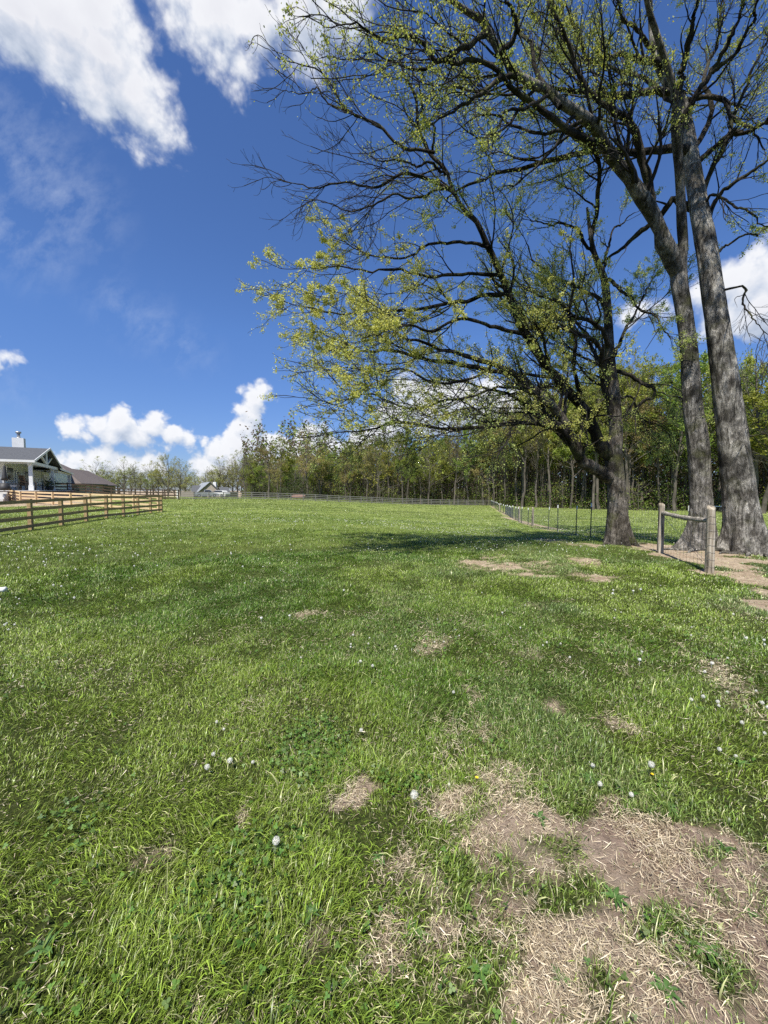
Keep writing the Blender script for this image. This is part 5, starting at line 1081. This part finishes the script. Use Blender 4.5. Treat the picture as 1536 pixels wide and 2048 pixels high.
DL = [(843,1578,0,1.25,'large white dandelion clock standing alone above the big bare patch'),(541,1668,1,1.2,'big dandelion clock rising from the clover at lower left of centre'),(1299,1518,0,1.1,'dandelion clock with a long reddish stem above the right end of the bare patch'),
 (463,1518,2,1.15,'whitest dandelion clock at the right of the group of three in the left lawn'),(417,1532,2,1.1,'lowest of three dandelion clocks grouped in the left lawn'),(428,1508,3,.9,'topmost of three dandelion clocks grouped in the left lawn'),
 (719,1459,2,.9,'small dandelion clock at the top of the dark clover patch'),(748,1330,2,.95,'dandelion clock right of its close twin in the middle of the lawn'),(722,1322,2,.95,'dandelion clock left of its close twin in the middle of the lawn'),(1380,1397,2,1.,'leftmost dandelion clock of the cluster near the right edge'),(1412,1393,2,1.,'highest dandelion clock of the cluster near the right edge'),(1527,1405,2,1.,'dandelion clock touching the right edge of the view'),
 (1188,1530,3,.9,None),(502,1523,3,.75,None),(433,1442,3,.8,None),(447,1458,3,.7,None),(700,1286,2,.8,None),(703,1293,2,.8,None),(737,1287,3,.8,None),(738,1275,3,.7,None),(790,1291,2,.9,None),(795,1298,3,.7,None),(601,1314,3,.8,None),(716,1326,3,.7,None),(911,1259,3,.8,None),(919,1271,3,.7,None),(874,1238,3,.6,None),(869,1283,3,.7,None),(907,1382,3,.9,None),(889,1283,3,.7,None),
 (1438,1403,2,.95,None),(1440,1411,3,.8,None),(1534,1413,2,1.,None),(1412,1341,3,1.,None),(1455,1384,3,.8,None),(1093,1283,3,.9,None),(1124,1287,3,.8,None),(1140,1314,3,.9,None),(1085,1290,3,.7,None),(1229,1235,3,.8,None),(1243,1224,3,.7,None),(1382,1253,3,.8,None),(1383,1270,3,.8,None),(1441,1199,3,.9,None),(1455,1315,3,.8,None),(1515,1382,3,.7,None),(1205,1565,3,1.,None),(1438,1495,2,.9,None),(1470,1512,3,.8,None),(1489,1445,2,.9,None),(1530,1465,3,.8,None),(1262,1585,2,.9,None),
 (8,1248,2,1.,None),(14,1246,3,.9,None),(29,1248,2,.9,None),(19,1258,3,.9,None),(37,1197,3,.9,None),(31,1194,3,.8,None),(36,1207,3,.7,None),(135,1187,3,.8,None),(140,1185,3,.7,None),(163,1181,3,.7,None),(264,1175,3,.8,None),(231,1146,3,.7,None),(231,1142,3,.7,None),(205,1153,3,.7,None),(283,1138,3,.7,None),(1320,1170,3,.8,None),(963,1185,3,.7,None),(1050,1210,3,.7,None),(1016,1248,3,.7,None),(569,1160,3,.7,None),(548,1156,3,.7,None),(553,1160,3,.7,None),(561,1140,3,.7,None)]
ud = set(); ND = 0
def put_d(p, x, y, s, label, sh=0.):
    global ND
    g_ = 'dandelion clocks scattered over the lawn'
    loc = (x, y, tz(x, y) + sh); rz = random.random() * 6.28
    if p.name in ud: r = dup(p, loc, rz, (s, s, s))
    else: r = p; ud.add(p.name); r.location = loc; r.rotation_euler = (0, 0, rz); r.scale = (s, s, s)
    r['category'] = 'dandelion'
    if label: r['label'] = label; r.pop('group', None); r['group'] = g_
    else: r['label'] = 'small white dandelion seed head on a short stem in the open grass'; r['group'] = g_
    r.rotation_euler[0] = random.uniform(-.3, .3); ND += 1
for px, py, k, s, lab in DL:
    h = [.13, .10, .08, .06][k] * s; g_ = ground_at(px, py); 
    s = s * .64; h = h * .8; f_ = (1.6 - g_[2] - h) / (1.6 - g_[2]); put_d(DP[k], g_[0] * f_, g_[1] * f_, s, lab)
BIG = [(300,1110,300,30,40),(100,1100,100,16,24),(850,1047,260,7,60),(500,1035,300,18,36),(600,1080,260,40,10),(1100,1230,200,60,6),(1380,1280,150,60,8),(700,1230,220,60,5),(80,1180,90,40,8)]
for cx, cy, rx, ry, n in BIG:
    for i in range(n):
        px = cx + rx * random.uniform(-1, 1); py = cy + ry * random.uniform(-1, 1); g_ = ground_at(px, py)
        put_d(DF[i % 2], g_[0], g_[1], random.uniform(.4, .7) * (1 if g_[1] < 9 else min(1 + g_[1] / 40, 1.8)), None)
# the rest of the far flower heads
n = 3600; pxs = R.uniform(-20, 1560, n); pys = np.where(R.random(n) < .55, R.normal(1045, 9, n), R.uniform(1010, 1120, n)); X = []; 
for px, py in zip(pxs, pys):
    if py < 1004: continue
    dd = ray(px, py); Y_ = 1.75 / -dd[2] * dd[1]
    if Y_ > 60: continue
    X.append((dd[0] / dd[1] * Y_, Y_))
X = np.array(X); k = fbm(X[:, 0] * .3, X[:, 1] * .3, 88, 3) > .47; X = X[k]; n = len(X); rr = (.006 + .009 * R.random(n)) * (1 + X[:, 1] / 60)
c = np.c_[X, terrain(X[:, 0], X[:, 1]) + .05 + .05 * R.random(n)]
O6 = np.array([(1, 0, 0), (0, 1, 0), (-1, 0, 0), (0, -1, 0), (0, 0, 1), (0, 0, -1)]); V = (c[:, None] + O6[None] * rr[:, None, None]).reshape(-1, 3)
T8 = np.array([(0, 1, 4), (1, 2, 4), (2, 3, 4), (3, 0, 4), (1, 0, 5), (2, 1, 5), (3, 2, 5), (0, 3, 5)]); Fq = (np.arange(n)[:, None, None] * 6 + T8[None]).reshape(-1, 3)
o = mesh_np('white_flowers', V, [Fq], M['seed']); tag(o, 'white flower heads flecking the far pasture', 'flowers', kind='stuff')
# yellow dandelion flowers
for px, py, lab in ((1302, 1558, 'small yellow dandelion flower below the long reddish-stemmed clock at right'), (952, 1565, 'tiny yellow flower at the top edge of the bare patch')):
    g_ = ground_at(px, py); r = empty('yellow_flower', g_, lab, 'flower'); mb = MB(); mb.tube([(0, 0, 0), (.004, 0, .03)], .0018, 6); mb.build('stem', M['stem'], r)
    V = []; Tt = []
    for i in range(46):
        a = i * 2.4; l = .004 + .0055 * (i / 46); e = np.array([math.cos(a), math.sin(a), .5 - .5 * i / 46]); s2 = np.array([-math.sin(a), math.cos(a), 0]) * .0018; o0 = len(V); c0 = np.array([.004, 0, .03]); V += [c0 - s2 * .4, c0 + s2 * .4, c0 + e * l + s2, c0 + e * l * 1.1, c0 + e * l - s2]; Tt.append((o0, o0 + 1, o0 + 2, o0 + 3, o0 + 4))
    mesh_np('petals', np.array(V), [np.array(Tt)], M['yellow'], r)
# dandelion leaf rosettes and broad weeds
WP = [(1240,1580),(1500,1830),(1330,1985),(1410,1905),(1120,1960),(880,1640),(760,1720),(620,1830),(530,1700),(580,2010),(300,1850),(150,1700),(420,1650),(1400,1420),(1480,1530),(1080,1640),(960,1950),(1230,1800),(1180,1560),(830,1870),(1450,1700),(700,1960),(90,1900),(1060,1480),(1340,1620)]
def rosette(seed):
    rng = np.random.default_rng(seed); V = []; Fc = []; Cc_ = []
    for i in range(rng.integers(6, 10)):
        a = i * 2.4 + rng.random(); L_ = .03 + .035 * rng.random(); w_ = .005 + .004 * rng.random(); up = .25 + .5 * rng.random(); K = 9; dx, dy = math.cos(a), math.sin(a); base = np.array([.055, .11, .025]) * (.8 + .7 * rng.random()); o0 = len(V)
        for k in range(K):
            s_ = k / (K - 1); wd = w_ * math.sin(math.pi * min(.12 + .88 * s_ ** .8, .97)) * (1.25 if k % 2 else .7); x_ = L_ * s_; z_ = .004 + up * L_ * (s_ - s_ * s_ * .95); c = np.array([dx * x_, dy * x_, z_]); sd = np.array([-dy, dx, 0]) * wd
            V += [c - sd + np.array([0, 0, .003]), c, c + sd + np.array([0, 0, .003])]; Cc_ += [base, base * 1.35, base]
            if k: b_ = o0 + 3 * k; Fc += [(b_ - 3, b_ - 2, b_ + 1, b_), (b_ - 2, b_ - 1, b_ + 2, b_ + 1)]
    return mesh_np('weed_rosette', np.array(V), [np.array(Fc)], M['clover'], None, True, {'Col': np.array(Cc_)})
RS = [rosette(i) for i in range(5)]
for i, (px, py) in enumerate(WP):
    g_ = ground_at(px, py); s_ = random.uniform(.6, 1.1)
    o = RS[i] if i < 5 else RS[i % 5].copy()
    if i >= 5: COL.objects.link(o)
    o.location = tuple(g_ + np.array([0, 0, .004])); o.rotation_euler = (0, 0, random.random() * 6.28); o.scale = (s_, s_, s_); tag(o, 'flat rosette of toothed green weed leaves in the foreground turf', 'weed', 'leafy weeds in the foreground turf')
print('trees', NTREE, 'dandelions', ND)
